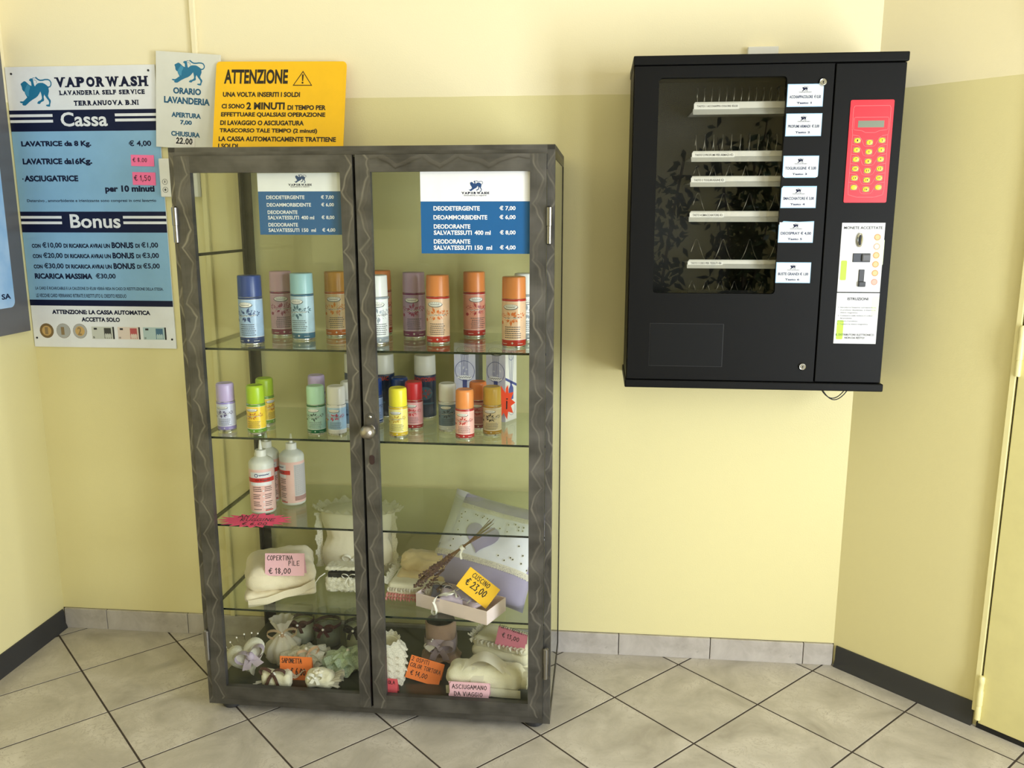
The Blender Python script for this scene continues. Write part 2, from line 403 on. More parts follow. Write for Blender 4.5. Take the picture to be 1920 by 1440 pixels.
TAIL = [(1360,575),(1440,560),(1485,500),(1490,430),(1450,360),(1380,332),(1280,332),(1180,352),(1090,355),(1020,325),(970,285),(930,255)]
HORN = [(820,282),(880,272),(925,278)]
HORN2 = [(845,330),(920,350),(960,380),(955,450)]
MANE = [(600,470),(700,530),(690,600),(640,700),(625,860),(560,850),(500,760),(480,690),(520,600),(560,540)]
def put_lion(mb, x0, x1, zc, h, mi=0, T=None, y=0.0, mane=None):
    f = lambda p: (x0+(p[0]-245)/(1495-245)*(x1-x0), zc+h/2-(p[1]-250)/(1195-250)*h)
    mb.poly([f(p) for p in LION], mi, T, y)
    k = (x1-x0)/1250
    for path, w0, w1 in ((TAIL, 38, 50), (HORN, 22, 10), (HORN2, 14, 14)):
        P = [f(p) for p in path]; vs = []
        for i, p in enumerate(P):
            a = P[max(0, i-1)]; b = P[min(len(P)-1, i+1)]; dx, dz = b[0]-a[0], b[1]-a[1]; L = math.hypot(dx, dz) or 1
            w = (w0+(w1-w0)*i/(len(P)-1))*k/2
            vs += [(p[0]+dz/L*w, y, p[1]-dx/L*w), (p[0]-dz/L*w, y, p[1]+dx/L*w)]
        mb.add(vs, [(2*i, 2*i+2, 2*i+3, 2*i+1) for i in range(len(P)-1)], mi, T)
    if mane is not None: mb.poly([f(p) for p in MANE], mane, T, y-0.0002)
def rrect(x0, x1, z0, z1, r, n=5):
    o = []
    for cx, cz, a in ((x1-r, z0+r, -90), (x1-r, z1-r, 0), (x0+r, z1-r, 90), (x0+r, z0+r, 180)):
        for i in range(n+1):
            t = math.radians(a+90*i/n); o.append((cx+r*math.cos(t), cz+r*math.sin(t)))
    return o

# ================================================================== the room
XL, XR, YB = -1.79, 2.0, -6.4
A45 = math.radians(-44.3); DX, DY = math.cos(A45), math.sin(A45)
PRX = 0.851
T45 = Matrix(((DX, -DY, 0, PRX), (DY, DX, 0, 0), (0, 0, 1, 0), (0, 0, 0, 1)))     # plane of the slanted wall: x along it, -y into the room
TLW = Matrix(((0, -1, 0, XL), (1, 0, 0, 0), (0, 0, 1, 0), (0, 0, 0, 1)))           # plane of the left wall
TEND = (XR-PRX)/DX; YEND = TEND*DY
CEIL = 2.9
struct = lambda o, label, cat: tag(o, label, cat, kind='structure')
ROOM = [(XL, YB), (XR, YB), (XR, YEND), (PRX, 0), (XL, 0)]
M_GROUT = speckle_mat('grout', (66,56,48), (54,45,38), 60, 0.9)
mb = MB(); n = len(ROOM)
mb.add([(x, y, z) for z in (-0.06, -0.0007) for x, y in ROOM], [tuple(range(n))[::-1], tuple(range(n, 2*n))] + [(i, (i+1) % n, n+(i+1) % n, n+i) for i in range(n)])
floor = struct(mb.build('floor', M_GROUT), 'pale stone-look tiled floor laid on the diagonal with dark joints', 'floor')
G = 0.00867; TS = 0.30
e1 = (math.cos(-PI/4+G), math.sin(-PI/4+G)); e2 = (math.cos(PI/4+G), math.sin(PI/4+G)); GO = (-0.0672, -0.4820)
def clip(poly, room):
    out = poly
    for k in range(len(room)):
        ax, ay = room[k]; bx, by = room[(k+1) % len(room)]
        f = lambda p: (bx-ax)*(p[1]-ay)-(by-ay)*(p[0]-ax) - 0.0005
        inp, out = out, []
        for i in range(len(inp)):
            p, q = inp[i], inp[(i+1) % len(inp)]; fp, fq = f(p), f(q)
            if fp >= 0: out.append(p)
            if (fp >= 0) != (fq >= 0):
                t = fp/(fp-fq); out.append((p[0]+(q[0]-p[0])*t, p[1]+(q[1]-p[1])*t))
        if not out: return []
    return out
tile_me = None; far = MB()
for i in range(-26, 26):
    for j in range(-26, 14):
        cx = GO[0]+((i+.5)*e1[0]+(j+.5)*e2[0])*TS; cy = GO[1]+((i+.5)*e1[1]+(j+.5)*e2[1])*TS
        h = TS/2-0.0027
        sq = [(a*h*e1[0]+b*h*e2[0], a*h*e1[1]+b*h*e2[1]) for a, b in ((-1,-1),(1,-1),(1,1),(-1,1))]
        ab = [(cx+p[0], cy+p[1]) for p in sq]
        pl = clip(ab, ROOM)
        if len(pl) < 3: continue
        ar = abs(sum(pl[k][0]*pl[(k+1) % len(pl)][1]-pl[(k+1) % len(pl)][0]*pl[k][1] for k in range(len(pl))))/2
        if ar < 0.0006: continue
        whole = ar > 4*h*h*0.9999
        if cy < -3.3:      # floor far behind the photographer, out of view
            far.add([(p[0], p[1], 0) for p in pl], [tuple(range(len(pl)))]); continue
        if whole and tile_me: 
            o = bpy.data.objects.new('tile', tile_me); COL.objects.link(o)
        else:
            lp = sq if whole else [(p[0]-cx, p[1]-cy) for p in pl]
            k = len(lp); mb = MB()
            cxx = sum(p[0] for p in lp)/k; cyy = sum(p[1] for p in lp)/k
            ins = [(p[0]+(cxx-p[0])*0.003, p[1]+(cyy-p[1])*0.003) for p in lp]
            mb.add([(p[0], p[1], -0.008) for p in lp]+[(p[0], p[1], -0.0004) for p in lp]+[(p[0], p[1], 0) for p in ins],
                   [tuple(range(2*k, 3*k))]+[(a, (a+1) % k, k+(a+1) % k, k+a) for a in range(k)]+[(k+a, k+(a+1) % k, 2*k+(a+1) % k, 2*k+a) for a in range(k)])
            o = mb.build('tile', M_TILE)
            if whole: tile_me = o.data
        o.parent = floor; o.location = (cx, cy, 0)

far.build('tile_field', M_TILE, floor, kind='stuff')
def wall(name, pts, th, label, holes=()):
    """vertical slab between two floor points, th outwards; holes are (s0,s1,z0,z1)"""
    (ax, ay), (bx, by) = pts; L = math.hypot(bx-ax, by-ay); dx, dy = (bx-ax)/L, (by-ay)/L
    T = Matrix(((dx, -dy, 0, ax), (dy, dx, 0, ay), (0,0,1,0), (0,0,0,1)))
    mb = MB(); s = 0
    for (s0, s1, z0, z1) in holes:
        mb.box(s, s0, 0, th, 0, CEIL, 0, T)
        if z0 > 0: mb.box(s0, s1, 0, th, 0, z0, 0, T)
        mb.box(s0, s1, 0, th, z1, CEIL, 0, T); s = s1
    mb.box(s, L, 0, th, 0, CEIL, 0, T)
    return struct(mb.build(name, M_WALL), label, 'wall')
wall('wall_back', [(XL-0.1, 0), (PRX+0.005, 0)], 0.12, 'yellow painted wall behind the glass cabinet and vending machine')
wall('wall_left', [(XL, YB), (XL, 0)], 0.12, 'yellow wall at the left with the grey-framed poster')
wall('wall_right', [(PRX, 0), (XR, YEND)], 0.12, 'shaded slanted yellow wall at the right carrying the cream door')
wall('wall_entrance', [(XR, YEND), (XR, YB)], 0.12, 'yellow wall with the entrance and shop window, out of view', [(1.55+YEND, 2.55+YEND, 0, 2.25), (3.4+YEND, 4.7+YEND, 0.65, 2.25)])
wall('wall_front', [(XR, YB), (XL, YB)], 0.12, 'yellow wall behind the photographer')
mb = MB(); mb.box(XL-0.1, XR+0.1, YB-0.1, 0.12, CEIL, CEIL+0.08)
struct(mb.build('ceiling', slab_mat('ceiling_white', (238,234,222), 0.9)), 'plain off-white ceiling', 'ceiling')

# skirtings
bb = MB(); bb.box(XL, PRX, -0.002, 0.0, 0, 0.073)
bbo = struct(bb.build('baseboard_back', M_GROUT), 'row of grey stone-look skirting tiles along the back wall', 'skirting')
js = [XL+0.006, -1.627, -1.330, -1.032, -0.734, -0.437, -0.139, 0.160, 0.458, 0.755, PRX-0.002]
for a, b in zip(js, js[1:]):
    mb = MB(); mb.box(a+0.0012-(a+b)/2, b-0.0012-(a+b)/2, -0.010, -0.001, -0.0365, 0.0365)
    mb.build('skirting_tile', M_SKIRT, bbo, bevel=0.0012, M=Matrix.Translation(((a+b)/2, 0, 0.0365 + random.uniform(-0.0006, 0.0006))))
M_RUB = slab_mat('black_rubber', (46,46,48), 0.45)
prof = [(0, 0), (-0.015, 0), (-0.0135, 0.008), (-0.0075, 0.022), (-0.0065, 0.062), (-0.004, 0.070), (0, 0.070)]
def skirt(name, T, x0, x1, label):
    mb = MB(); k = len(prof)
    mb.add([(x, p[0], p[1]) for x in (x0, x1) for p in prof], [tuple(range(k)), tuple(range(k, 2*k))[::-1]]+[(i, k+i, k+(i+1) % k, (i+1) % k) for i in range(k)], 0, T)
    return struct(mb.build(name, M_RUB, smooth=35), label, 'skirting')
skirt('baseboard_left', TLW, YB, -0.012, 'black rubber skirting strip along the left wall')
skirt('baseboard_right', T45, 0.012, 0.436, 'black rubber skirting strip on the slanted wall beside the door')
# cream door in the slanted wall
M_DOOR = slab_mat('cream_door', (222,212,150), 0.4)
mb = MB(); mb.box(0.4535, 1.27, -0.012, -0.001, 0.016, 2.06, 0, T45)
door = struct(mb.build('door_1', M_DOOR, bevel=0.002), 'flush cream-yellow door at the right edge of the room', 'door')
mb = MB(); mb.box(0.434, 0.449, -0.014, 0, 0.05, 2.10, 0, T45); mb.box(0.434, 1.30, -0.014, 0, 2.085, 2.10, 0, T45)
mb.build('door_frame', slab_mat('cream_gloss', (236,226,170), 0.3), door, bevel=0.002)
mb = MB(); mb.box(0.449, 0.4535, -0.003, -0.0005, 0.0, 2.08, 0, T45); mb.box(0.449, 1.27, -0.010, -0.0005, 0.0, 0.016, 0, T45)
mb.build('shadow_gap', M_DARK, door)
for z in (0.03, 1.02, 1.86):
    mb = MB(); T = T45 @ Matrix.Translation((0.453, -0.017, z))
    mb.lathe([(0.0078, 0), (0.0078, 0.040), (0.0070, 0.041), (0.0070, 0.043), (0.0088, 0.044), (0.0088, 0.086), (0.0075, 0.088), (0.0078, 0.110), (0.0088, 0.112), (0.0088, 0.128), (0.005, 0.133)], 14, 0, T)
    mb.build('hinge', slab_mat('cream_gloss', (236,226,170), 0.3), door, smooth=40)
# entrance frame and shop window frame (light sources of the room)
M_ALU = mat('brushed_aluminium', (150,150,150), rough=0.35, metal=0.9)
def win(name, y0, y1, z0, z1, label, cat, mull):
    fr = MB()
    for a, b, c, d in ((y0, y0+.05, z0, z1), (y1-.05, y1, z0, z1), (y0, y1, z0, z0+.05), (y0, y1, z1-.05, z1)): fr.box(XR+.03, XR+.08, a, b, c, d)
    for m_ in mull: fr.box(XR+.03, XR+.08, m_-.02, m_+.02, z0, z1)
    o = struct(fr.build(name, M_ALU), label, cat)
    p = MB(); p.box(XR+.052, XR+.058, y0+.05, y1-.05, z0+.05, z1-.05); p.build('pane', M_GLASS, o)
win('door_2', -2.55, -1.55, 0.0, 2.25, 'glazed entrance door in the side wall, out of view', 'door', [])
win('window_1', -4.7, -3.4, 0.65, 2.25, 'shop window in the side wall, out of view', 'window', [-4.05])

# unseen ceiling fill light, added to lift the ambient light
lamp = thing('ceiling_fill_light', 'white fluorescent ceiling light fixture above the photographer', 'lamp', TR(0.0, -2.7, CEIL))
mb = MB(); mb.box(-0.65, 0.65, -0.12, 0.12, -0.05, 0); mb.build('housing', slab_mat('fill_light_white', (235,235,232), 0.4), lamp, bevel=0.006)
mb = MB(); mb.box(-0.62, 0.62, -0.10, 0.10, -0.058, -0.05); mb.build('diffuser', mat('fill_light_glow', (255,246,228), emit=2.2), lamp)

# painted cable trunking and small boxes on the back wall
mb = MB(); mb.box(-1.172, -1.156, -0.013, 0, 0.075, CEIL)
struct(mb.build('trim_1', M_WALL, bevel=0.002), 'narrow yellow painted cable trunking running up the back wall', 'trunking')
bx = thing('wall_control_box', 'white plastic wall box half hidden behind the steel cabinet', 'wall box', TR(-1.242, -0.0135, 1.489))
mb = MB(); mb.box(-0.054, 0.068, -0.018, 0.0133, 0, 0.117); mb.build('housing', slab_mat('box_white', (226,224,216), 0.4), bx, bevel=0.003)
mb = MB()
for z in (0.022, 0.046): mb.ring(-0.037, z, 0.0075, 0.0088, 0, None, -0.0186)
mb.box(-0.0385, -0.0355, -0.0189, -0.0182, 0.043, 0.050); mb.box(-0.0405, -0.0335, -0.0189, -0.0182, 0.0205, 0.0235); mb.box(-0.0385, -0.0355, -0.0189, -0.0182, 0.018, 0.026)
mb.build('symbol', mat('grey_ink', (110,108,104)), bx)
jb = thing('cable_box', 'small white junction box on the wall just above the vending machine', 'wall box', TR(0.5235, 0, 1.858))
mb = MB(); mb.box(-0.0425, 0.0425, -0.022, -0.0005, 0, 0.045); mb.build('cover', slab_mat('box_white', (226,224,216), 0.4), jb, bevel=0.002)
mb = MB(); mb.box(-0.0425, 0.0425, -0.0005, 0, 0.002, 0.043); mb.build('base', slab_mat('box_white', (226,224,216), 0.4), jb)
# poster in grey surround on the left wall
ps = thing('framed_poster', 'blue and white poster on a dark grey panel cut by the left edge', 'poster', TLW @ Matrix.Translation((-0.03, 0, 1.062)))
mb = MB(); mb.box(-0.75, 0, -0.012, -0.0005, 0, 0.92); mb.build('backing_panel', slab_mat('panel_grey', (98,98,102), 0.35), ps, bevel=0.002)
m = speckle_mat('poster_blue', (188,214,240), (120,172,222), 5, 0.3)
mb = MB(); mb.slab(rrect(-0.69, -0.066, 0.085, 0.84, 0.02), 0.002, 0, Matrix.Translation((0, -0.0145, 0))); mb.build('poster_sheet', m, ps)
mb = MB(); put_text(mb, 'SA', -0.125, -0.083, 0.121, 0.017, 0, None, -0.0149, 0.03); mb.build('lettering', M_NAVY, ps)

# ================================================================== signs on the back wall
def rows(mb, R, mi=0, T=None, y=-0.0004, bold=0.022):
    for t, a, b, c, h in R: put_text(mb, t, a*1e-4, b*1e-4, c*1e-4, h*1e-4, mi, T, y, bold)
def lines(par, R, m, y=-0.0004, bold=0.022):
    for r in R: mb = MB(); rows(mb, [r], 0, None, y, bold); mb.build('lettering', m, par)
def bars(mb, R, mi, y=-0.0002, T=None):
    for a, b, c, h in R: mb.rect(a*1e-4, b*1e-4, (c-h/2)*1e-4, (c+h/2)*1e-4, mi, T, y)
M_LBLUE = slab_mat('pale_blue_print', (136,180,214), 0.4); M_TEAL = mat('teal_print', (14,110,150), rough=0.45); M_TEAL2 = mat('teal_light_print', (60,140,178), rough=0.45)
M_BLUE = slab_mat('blue_print', (0,86,144), 0.5); M_PINKN = mat('neon_pink_paper', (255,120,170), rough=0.7)
sg = thing('price_board', 'large white and pale blue laundry price board headed VAPORWASH and Cassa', 'sign', TR(-1.788, -0.006, 1.005))
Wd, Hd = 0.491, 0.882
mb = MB(); mb.box(0, Wd, 0, 0.005, 0, Hd); mb.build('board', M_WHITE, sg, bevel=0.001)
def each(nm, m, R, y):
    for r in R: mb = MB(); bars(mb, [r], 0, y); mb.build(nm, m, sg)
each('blue_field', M_LBLUE, [(0, 4910, 5630, 2500), (0, 4910, 2650, 2200)], -0.0002)
each('navy_band', M_NAVY, [(0,4910,7194,641), (0,4910,4065,657), (0,4910,1468,192)], -0.0004)
each('white_stripe', M_WHITE, [(0,1438,7352,84),(0,1438,7181,84),(3495,4910,7347,83),(3491,4910,7191,83),(0,1399,4215,84),(0,1396,4040,84),(3471,4910,4217,83),(3470,4910,4044,83)], -0.0006)
mb = MB(); put_lion(mb, 0.0382, 0.1498, 0.8060, 0.0888, 0, None, -0.0004, 1); mb.build('emblem', [M_TEAL, M_TEAL2], sg)
lines(sg, [('Cassa',1695,3238,7228,434), ('Bonus',1674,3374,4094,437)], M_WHITE, -0.0008, 0.022)
for t, a, b, c, h in [('VAPORWASH',1620,4650,8337,301), ('LAVANDERIA SELF SERVICE',1730,4540,8025,138), ('TERRANUOVA B.NI',2165,4315,7712,149)]:
    mb = MB(); put_serif(mb, t, a*1e-4, b*1e-4, c*1e-4, h*1e-4, 0, None, -0.0004); mb.build('lettering', M_NAVY, sg)
R = [('LAVATRICE da 8 Kg.',288,2628,6477,210),('€ 4,00',3869,4607,6476,201),('LAVATRICE da',275,1930,5957,185),('16',1944,2179,5951,184),('Kg.',2188,2611,5936,231),('ASCIUGATRICE',266,2087,5428,189),('.',196,242,5414,41),
 ('per 10 minuti',2956,4602,5079,257)]
for k, (a, b, z) in enumerate((('10','1',3320),('20','3',2990),('30','5',2655))):
    o = -4*k
    R += [('CON',274+o,580+o,z-13,129),('€%s,00' % a,632+o,1307+o,z+2,200),('DI RICARICA AVRAI UN',1366,2946,z-6,135),('BONUS',3004,3738,z+16,191),('DI',3804,3950,z,128),('€%s,00' % b,4000,4568,z+16,198)]
R += [('RICARICA MASSIMA',269,2251,2335,180),('€30,00',2365,3048,2338,193),('ATTENZIONE: LA CASSA AUTOMATICA',737,4120,1168,146),('ACCETTA SOLO',1736,3060,929,146)]
lines(sg, R, M_NAVY, -0.0004, 0.048)
lines(sg, [('Detersivo , ammorbidente e igienizzante sono compresi in ogni lavaggio',278,4623,4725,111),
 ('LA CARD È RICARICABILE E LA CAUZIONE DI €5,00 VERRÀ RESA IN CASO DI RESTITUZIONE DELLA STESSA.',244,4626,1945,134),('LE VECCHIE CARD VERRANNO RITIRATE E RESTITUITO IL CREDITO RESIDUO',247,3353,1704,118)], M_NAVY, -0.0004, 0.02)
CO = [mat('coin_gold', (196,160,100), rough=0.4), mat('coin_silver', (170,170,168), rough=0.4), mat('coin_brown', (120,96,60), rough=0.4)]
for x, inner, outer in ((0.0481, 0, 2), (0.1065, 1, 1), (0.1642, 0, 1)):
    mb = MB(); mb.disc(x, 0.054, 0.0245, 2, None, -0.0002); mb.disc(x, 0.054, 0.0236, outer, None, -0.0004, n=28); mb.disc(x, 0.054, 0.0165, inner, None, -0.0006); mb.build('printed_coin', CO, sg)
mb = MB(); pass
for r in [('1',420,530,540,240),('1',985,1100,540,260),('2',1560,1700,540,260)]: mb = MB(); rows(mb, [r], 0, None, -0.0008, 0.02); mb.build('coin_numeral', mat('coin_shade', (140,118,84)), sg)
for x0, x1, cA, cB, num in ((0.205, 0.2828, (196,198,190), (60,60,58), '5'), (0.295, 0.3719, (222,206,196), (186,84,88), '10'), (0.3821, 0.4609, (178,200,204), (70,110,140), '20')):
    mb = MB(); z0, z1 = 0.029, 0.0695; w = x1-x0
    mb.rect(x0, x1, z0, z1, 0, None, -0.0002); mb.rect(x0+w*0.55, x0+w*0.86, z0+.002, z1-.004, 1, None, -0.0004); mb.rect(x0+w*0.93, x1, z0, z1, 2, None, -0.0004)
    mb.rect(x0+w*0.10, x0+w*0.24, z1-.010, z1-.004, 2, None, -0.0004)
    for q in range(3): mb.disc(x0+w*(0.62+0.09*q), z0+0.010, 0.004, 0, None, -0.0006, n=10, rz=0.009)
    put_text(mb, num, x0+w*0.58, x0+w*(0.70 if num == '5' else 0.84), z1-.010, 0.012, 1, None, -0.0008, 0.03); put_text(mb, num, x0+w*0.04, x0+w*0.12, z0+.005, 0.006, 2, None, -0.0006, 0.02)
    mb.build('printed_banknote', [mat('note_'+num, cA, 0.5), mat('note_dark_'+num, cB, 0.5), M_INK], sg)
for x, z in ((0.0115, 0.0301), (0.4794, 0.0307), (0.0203, 0.861), (0.4699, 0.8647)):
    mb = MB(); mb.lathe([(0.0034, 0), (0.0034, 0.0012), (0.002, 0.002)], 12, 0, Matrix.Translation((x, -0.0001, z)) @ Matrix.Rotation(PI/2, 4, 'X')); mb.build('screw', M_INK, sg)
for a, b, c, h, t, ha in ((0.3897, 0.4659, 0.5971, 0.0344, '€ 8.00', (0.3965, 0.4430, 0.6002, 0.0122)), (0.3899, 0.4663, 0.5419, 0.0395, '€ 1,50', (0.3960, 0.4504, 0.5442, 0.0157))):
    o = thing('sticky_note', 'neon pink price sticker %s, reading %s' % ({'€ 8.00': 'beside LAVATRICE da 16Kg, the upper one', '€ 1,50': 'beside ASCIUGATRICE, the lower one'}[t], t), 'sticker', TR(-1.788+a, -0.0065, 1.005+c-h/2, 0, 1.5), 'pink price stickers on the price board')
    mb = MB(); mb.add([(0,-.0004,0),(b-a,-.0012,0),(b-a,-.0008,h),(0,-.0004,h)], [(0,1,2,3)]); mb.build('paper', M_PINKN, o)
    mb = MB(); put_hand(mb, t, ha[0]-a, ha[1]-a, h/2+0.002, ha[3], 0, None, -0.0016, 0.11); mb.build('handwriting', M_INK, o)

so = thing('opening_hours_sign', 'tilted white opening-hours sign with teal lettering ORARIO LAVANDERIA', 'sign', TR(-1.2835+0.283*math.sin(math.radians(-4.5)), -0.0185, 1.9245-0.283*math.cos(math.radians(4.5)), 0, 4.5))
mb = MB(); mb.box(0, 0.205, 0, 0.004, 0, 0.283); mb.build('board', slab_mat('hours_white', (222,222,214), 0.5), so, bevel=0.001)
mb = MB(); put_lion(mb, 0.0505, 0.1549, 0.2260, 0.0713, 0, None, -0.0003, 1); mb.build('emblem', [M_TEAL, M_TEAL2], so)
lines(so, [('ORARIO',557,1446,1710,190),('LAVANDERIA',264,1725,1427,197),('APERTURA',503,1443,998,149),('7,00',782,1155,776,152),('CHIUSURA',491,1418,436,150)], mat('teal_ink', (16,86,122)), -0.0003, 0.045)
mb = MB(); mb.box(0.0617, 0.1257, -0.0012, -0.0004, 0.0080, 0.0341); no = mb.build('paper_patch', slab_mat('paper_white', (230,226,220), 0.7), so)
mb = MB(); put_hand(mb, '22.00', 0.0671, 0.1178, 0.0233, 0.0164, 0, None, -0.0015, 0.2); mb.build('handwriting', M_INK, no)

LEAN = math.atan2(0.064, 0.281)
ws = thing('warning_sign', 'yellow ATTENZIONE warning board leaning on top of the steel cabinet', 'sign', TR(-1.0970, -0.0885, 1.6062, -math.degrees(LEAN), 0.0) @ TR(0,0,0,0,0.9))
M_YEL = slab_mat('warning_yellow', (252,196,10), 0.4)
mb = MB(); mb.slab(rrect(0.002, 0.405, 0.002, 0.2895, 0.012), 0.004); mb.build('board', M_YEL, ws)
M_SBL = mat('sign_black', (30,22,10))
lines(ws, [('ATTENZIONE',287,2269,2435,443)], M_SBL, -0.0004, 0.036)
lines(ws, [('UNA VOLTA INSERITI I SOLDI',270,2666,1893,150),('CI SONO',247,969,1535,143),('2 MINUTI',1021,2210,1545,224),('DI TEMPO PER',2298,3475,1500,149),('EFFETTUARE QUALSIASI OPERAZIONE',241,3468,1275,156),('DI LAVAGGIO O ASCIUGATURA',228,2823,1032,149),('TRASCORSO TALE TEMPO (2 minuti)',219,3243,785,163),('LA CASSA AUTOMATICAMENTE TRATTIENE',203,3825,545,149),('I SOLDI',196,813,330,136)], M_SBL, -0.0004, 0.04)
mb = MB(); tr = [(0.2426, 0.2160), (0.3029, 0.2160), (0.27275, 0.2610)]; ti = [(0.2468, 0.2185), (0.2987, 0.2185), (0.27275, 0.2565)]
mb.add([(p[0], -0.0004, p[1]) for p in tr+ti], [(0,1,4,3), (1,2,5,4), (2,0,3,5)])
mb.add([(0.2700,-.0004,0.2500),(0.2755,-.0004,0.2500),(0.2742,-.0004,0.2300),(0.2713,-.0004,0.2300)], [(0,1,2,3)]); mb.disc(0.27275, 0.2250, 0.0029, 0, None, -0.0004)
mb.build('warning_triangle', mat('sign_black', (30,22,10)), ws)

# ================================================================== the steel display cabinet
CTH = -0.4508
CM = TR(-1.0423, -0.4638, 0, 0, 0, CTH)
def CW(x, y, z, rx=0, ry=0, rz=0): return CM @ TR(x, y, z, rx, ry, rz)
Z1, Z2, Z3, Z4, Z5 = 1.078, 0.828, 0.571, 0.314, 0.070
cb = thing('display_cabinet', 'tall brushed-steel display cabinet with two glass doors and glass shelves', 'cabinet', CM)
def fb(name, boxes, parent=cb, m=M_STEEL):
    mb = MB()
    for b in boxes: frame_box(mb, *b)
    return mb.build(name, m, parent)
fb('corner_post', [(0, .018, .002, .024, .028, 1.604, 'z')])
fb('corner_post', [(.981, 1.0, .002, .024, .028, 1.604, 'z')])
M_POST = speckle_mat('dark_steel', (38,36,33), (66,63,58), 9, 0.35, metal=0.8)
for xa, xb, xc, xd in ((0, .006, .006, .030), (.994, 1.0, .970, .994)):
    mb = MB(); mb.box(xa, xb, .424, .452, .028, 1.604); mb.box(xc, xd, .446, .452, .028, 1.604); mb.build('corner_post', M_POST, cb)
fb('top_panel', [(0, 1.0, .002, .452, 1.592, 1.604, 'p')])
fb('top_rail', [(.018, .981, .002, .014, 1.583, 1.592, 'p')])
fb('bottom_rail', [(.018, .981, .002, .014, .028, .051, 'p')])
fb('base_panel', [(.002, .998, .014, .45, .048, .060, 'p')])
mb = MB(); mb.box(.008, .992, .016, .440, .060, Z5); mb.build('cabinet_floor', speckle_mat('dark_green_sheet', (62,64,56), (46,50,44), 7, 0.28), cb)
for x0, x1 in ((0, .006), (.994, 1.0)):
    for z0, z1 in ((1.572, 1.592), (.028, .055)): mb = MB(); mb.box(x0, x1, .024, .424, z0, z1); mb.build('side_rail', M_POST, cb)
for z0, z1 in ((1.568, 1.592), (.028, .060)): mb = MB(); mb.box(.03, .97, .446, .452, z0, z1); mb.build('back_rail', M_POST, cb)
for x0, x1 in ((.0015, .0045), (.9955, .9985)):
    mb = MB(); mb.box(x0, x1, .024, .424, .055, 1.572); mb.build('side_pane', M_GLASS, cb)
mb = MB(); mb.box(.03, .97, .447, .450, .060, 1.568); mb.build('back_pane', pane_mat('back_glass', (0.945,0.957,0.935)), cb)
for z in (Z1, Z2, Z3, Z4):
    mb = MB(); mb.box(.009, .991, .036, .418, z-.006, z, [0, 0, 1, 0, 1, 1]); mb.build('glass_shelf', [M_SHELF, M_EDGE], cb)
    for x0, x1 in ((.0055, .010), (.990, .9945)): mb = MB(); mb.box(x0, x1, .026, .424, z-.014, z-.0062); mb.build('shelf_support', M_POST, cb)
for x0, x1 in ((.0055, .012), (.988, .9945)): mb = MB(); mb.box(x0, x1, .026, .424, 1.322, 1.330); mb.build('shelf_support', M_POST, cb)
for x, y in ((.048, .05), (.952, .05), (.048, .40), (.952, .40)):
    mb = MB(); mb.lathe([(.024, 0), (.028, .004), (.029, .018), (.024, .028)], 20, 0, Matrix.Translation((x, y, 0))); mb.build('foot', M_RUB, cb, smooth=40)
def cab_door(x0, x1, sl, sr):
    d = fb('door', [(x0, x0+sl, -.010, .008, .052, 1.582, 'z'), (x1-sr, x1, -.010, .008, .052, 1.582, 'z'), (x0+sl, x1-sr, -.010, .008, .052, .093, 'p')])
    fb('top_rail', [(x0+sl, x1-sr, -.010, .008, 1.540, 1.582, 'x' if x0 > .3 else 'p')], d, M_STEELD if x0 > .3 else M_STEEL)
    mb = MB(); mb.box(x0+sl-.004, x1-sr+.004, .0035, .0065, .090, 1.543); mb.build('door_pane', M_GLASS, d)
    return d
dl = cab_door(.018, .4895, .0425, .0325); dr = cab_door(.4970, .980, .038, .041)
mb = MB(); mb.box(.4865, .4955, .0085, .0115, .056, 1.578); mb.build('gap_shade_strip', M_DARK, dl)  # dark strip added behind the door gap in place of its shade
M_HINGE = mat('hinge_steel', (140,137,132), rough=0.3, metal=1.0)
for d, x in ((dl, .0125), (dr, .9875)):
    for z in (1.360, .172):
        mb = MB(); mb.lathe([(.003, 0), (.0068, .003), (.0068, .046), (.0080, .047), (.0080, .092), (.003, .096)], 14, 0, Matrix.Translation((x, -.011, z))); mb.build('hinge', M_HINGE, d, smooth=40)
mb = MB(); mb.slab(rrect(.505, .529, .852, .916, .0119), .002, 0, Matrix.Translation((0, -.0125, 0))); mb.build('knob_plate', M_STEEL, dr)
mb = MB(); mb.lathe([(.012, 0), (.012, .004), (.008, .006), (.0075, .016), (.015, .019), (.0195, .028), (.0200, .036), (.0165, .046), (.009, .052), (.001, .054)], 22, 0, Matrix.Translation((.517, -.0125, .874)) @ Matrix.Rotation(PI/2, 4, 'X')); mb.build('door_knob', mat('worn_chrome', (160,154,146), rough=0.3, metal=1.0), dr, smooth=50)
mb = MB(); mb.lathe([(.0042, 0), (.0042, .001), (.002, .003)], 12, 0, Matrix.Translation((.516, -.0145, .907)) @ Matrix.Rotation(PI/2, 4, 'X')); mb.build('screw', M_CHROME, dr)
mb = MB(); mb.slab(rrect(.509, .523, .775, .801, .0069), .003, 0, Matrix.Translation((0, -.0118, 0))); mb.build('keyhole', mat('rust_dark', (44,22,20), rough=0.6), dr)
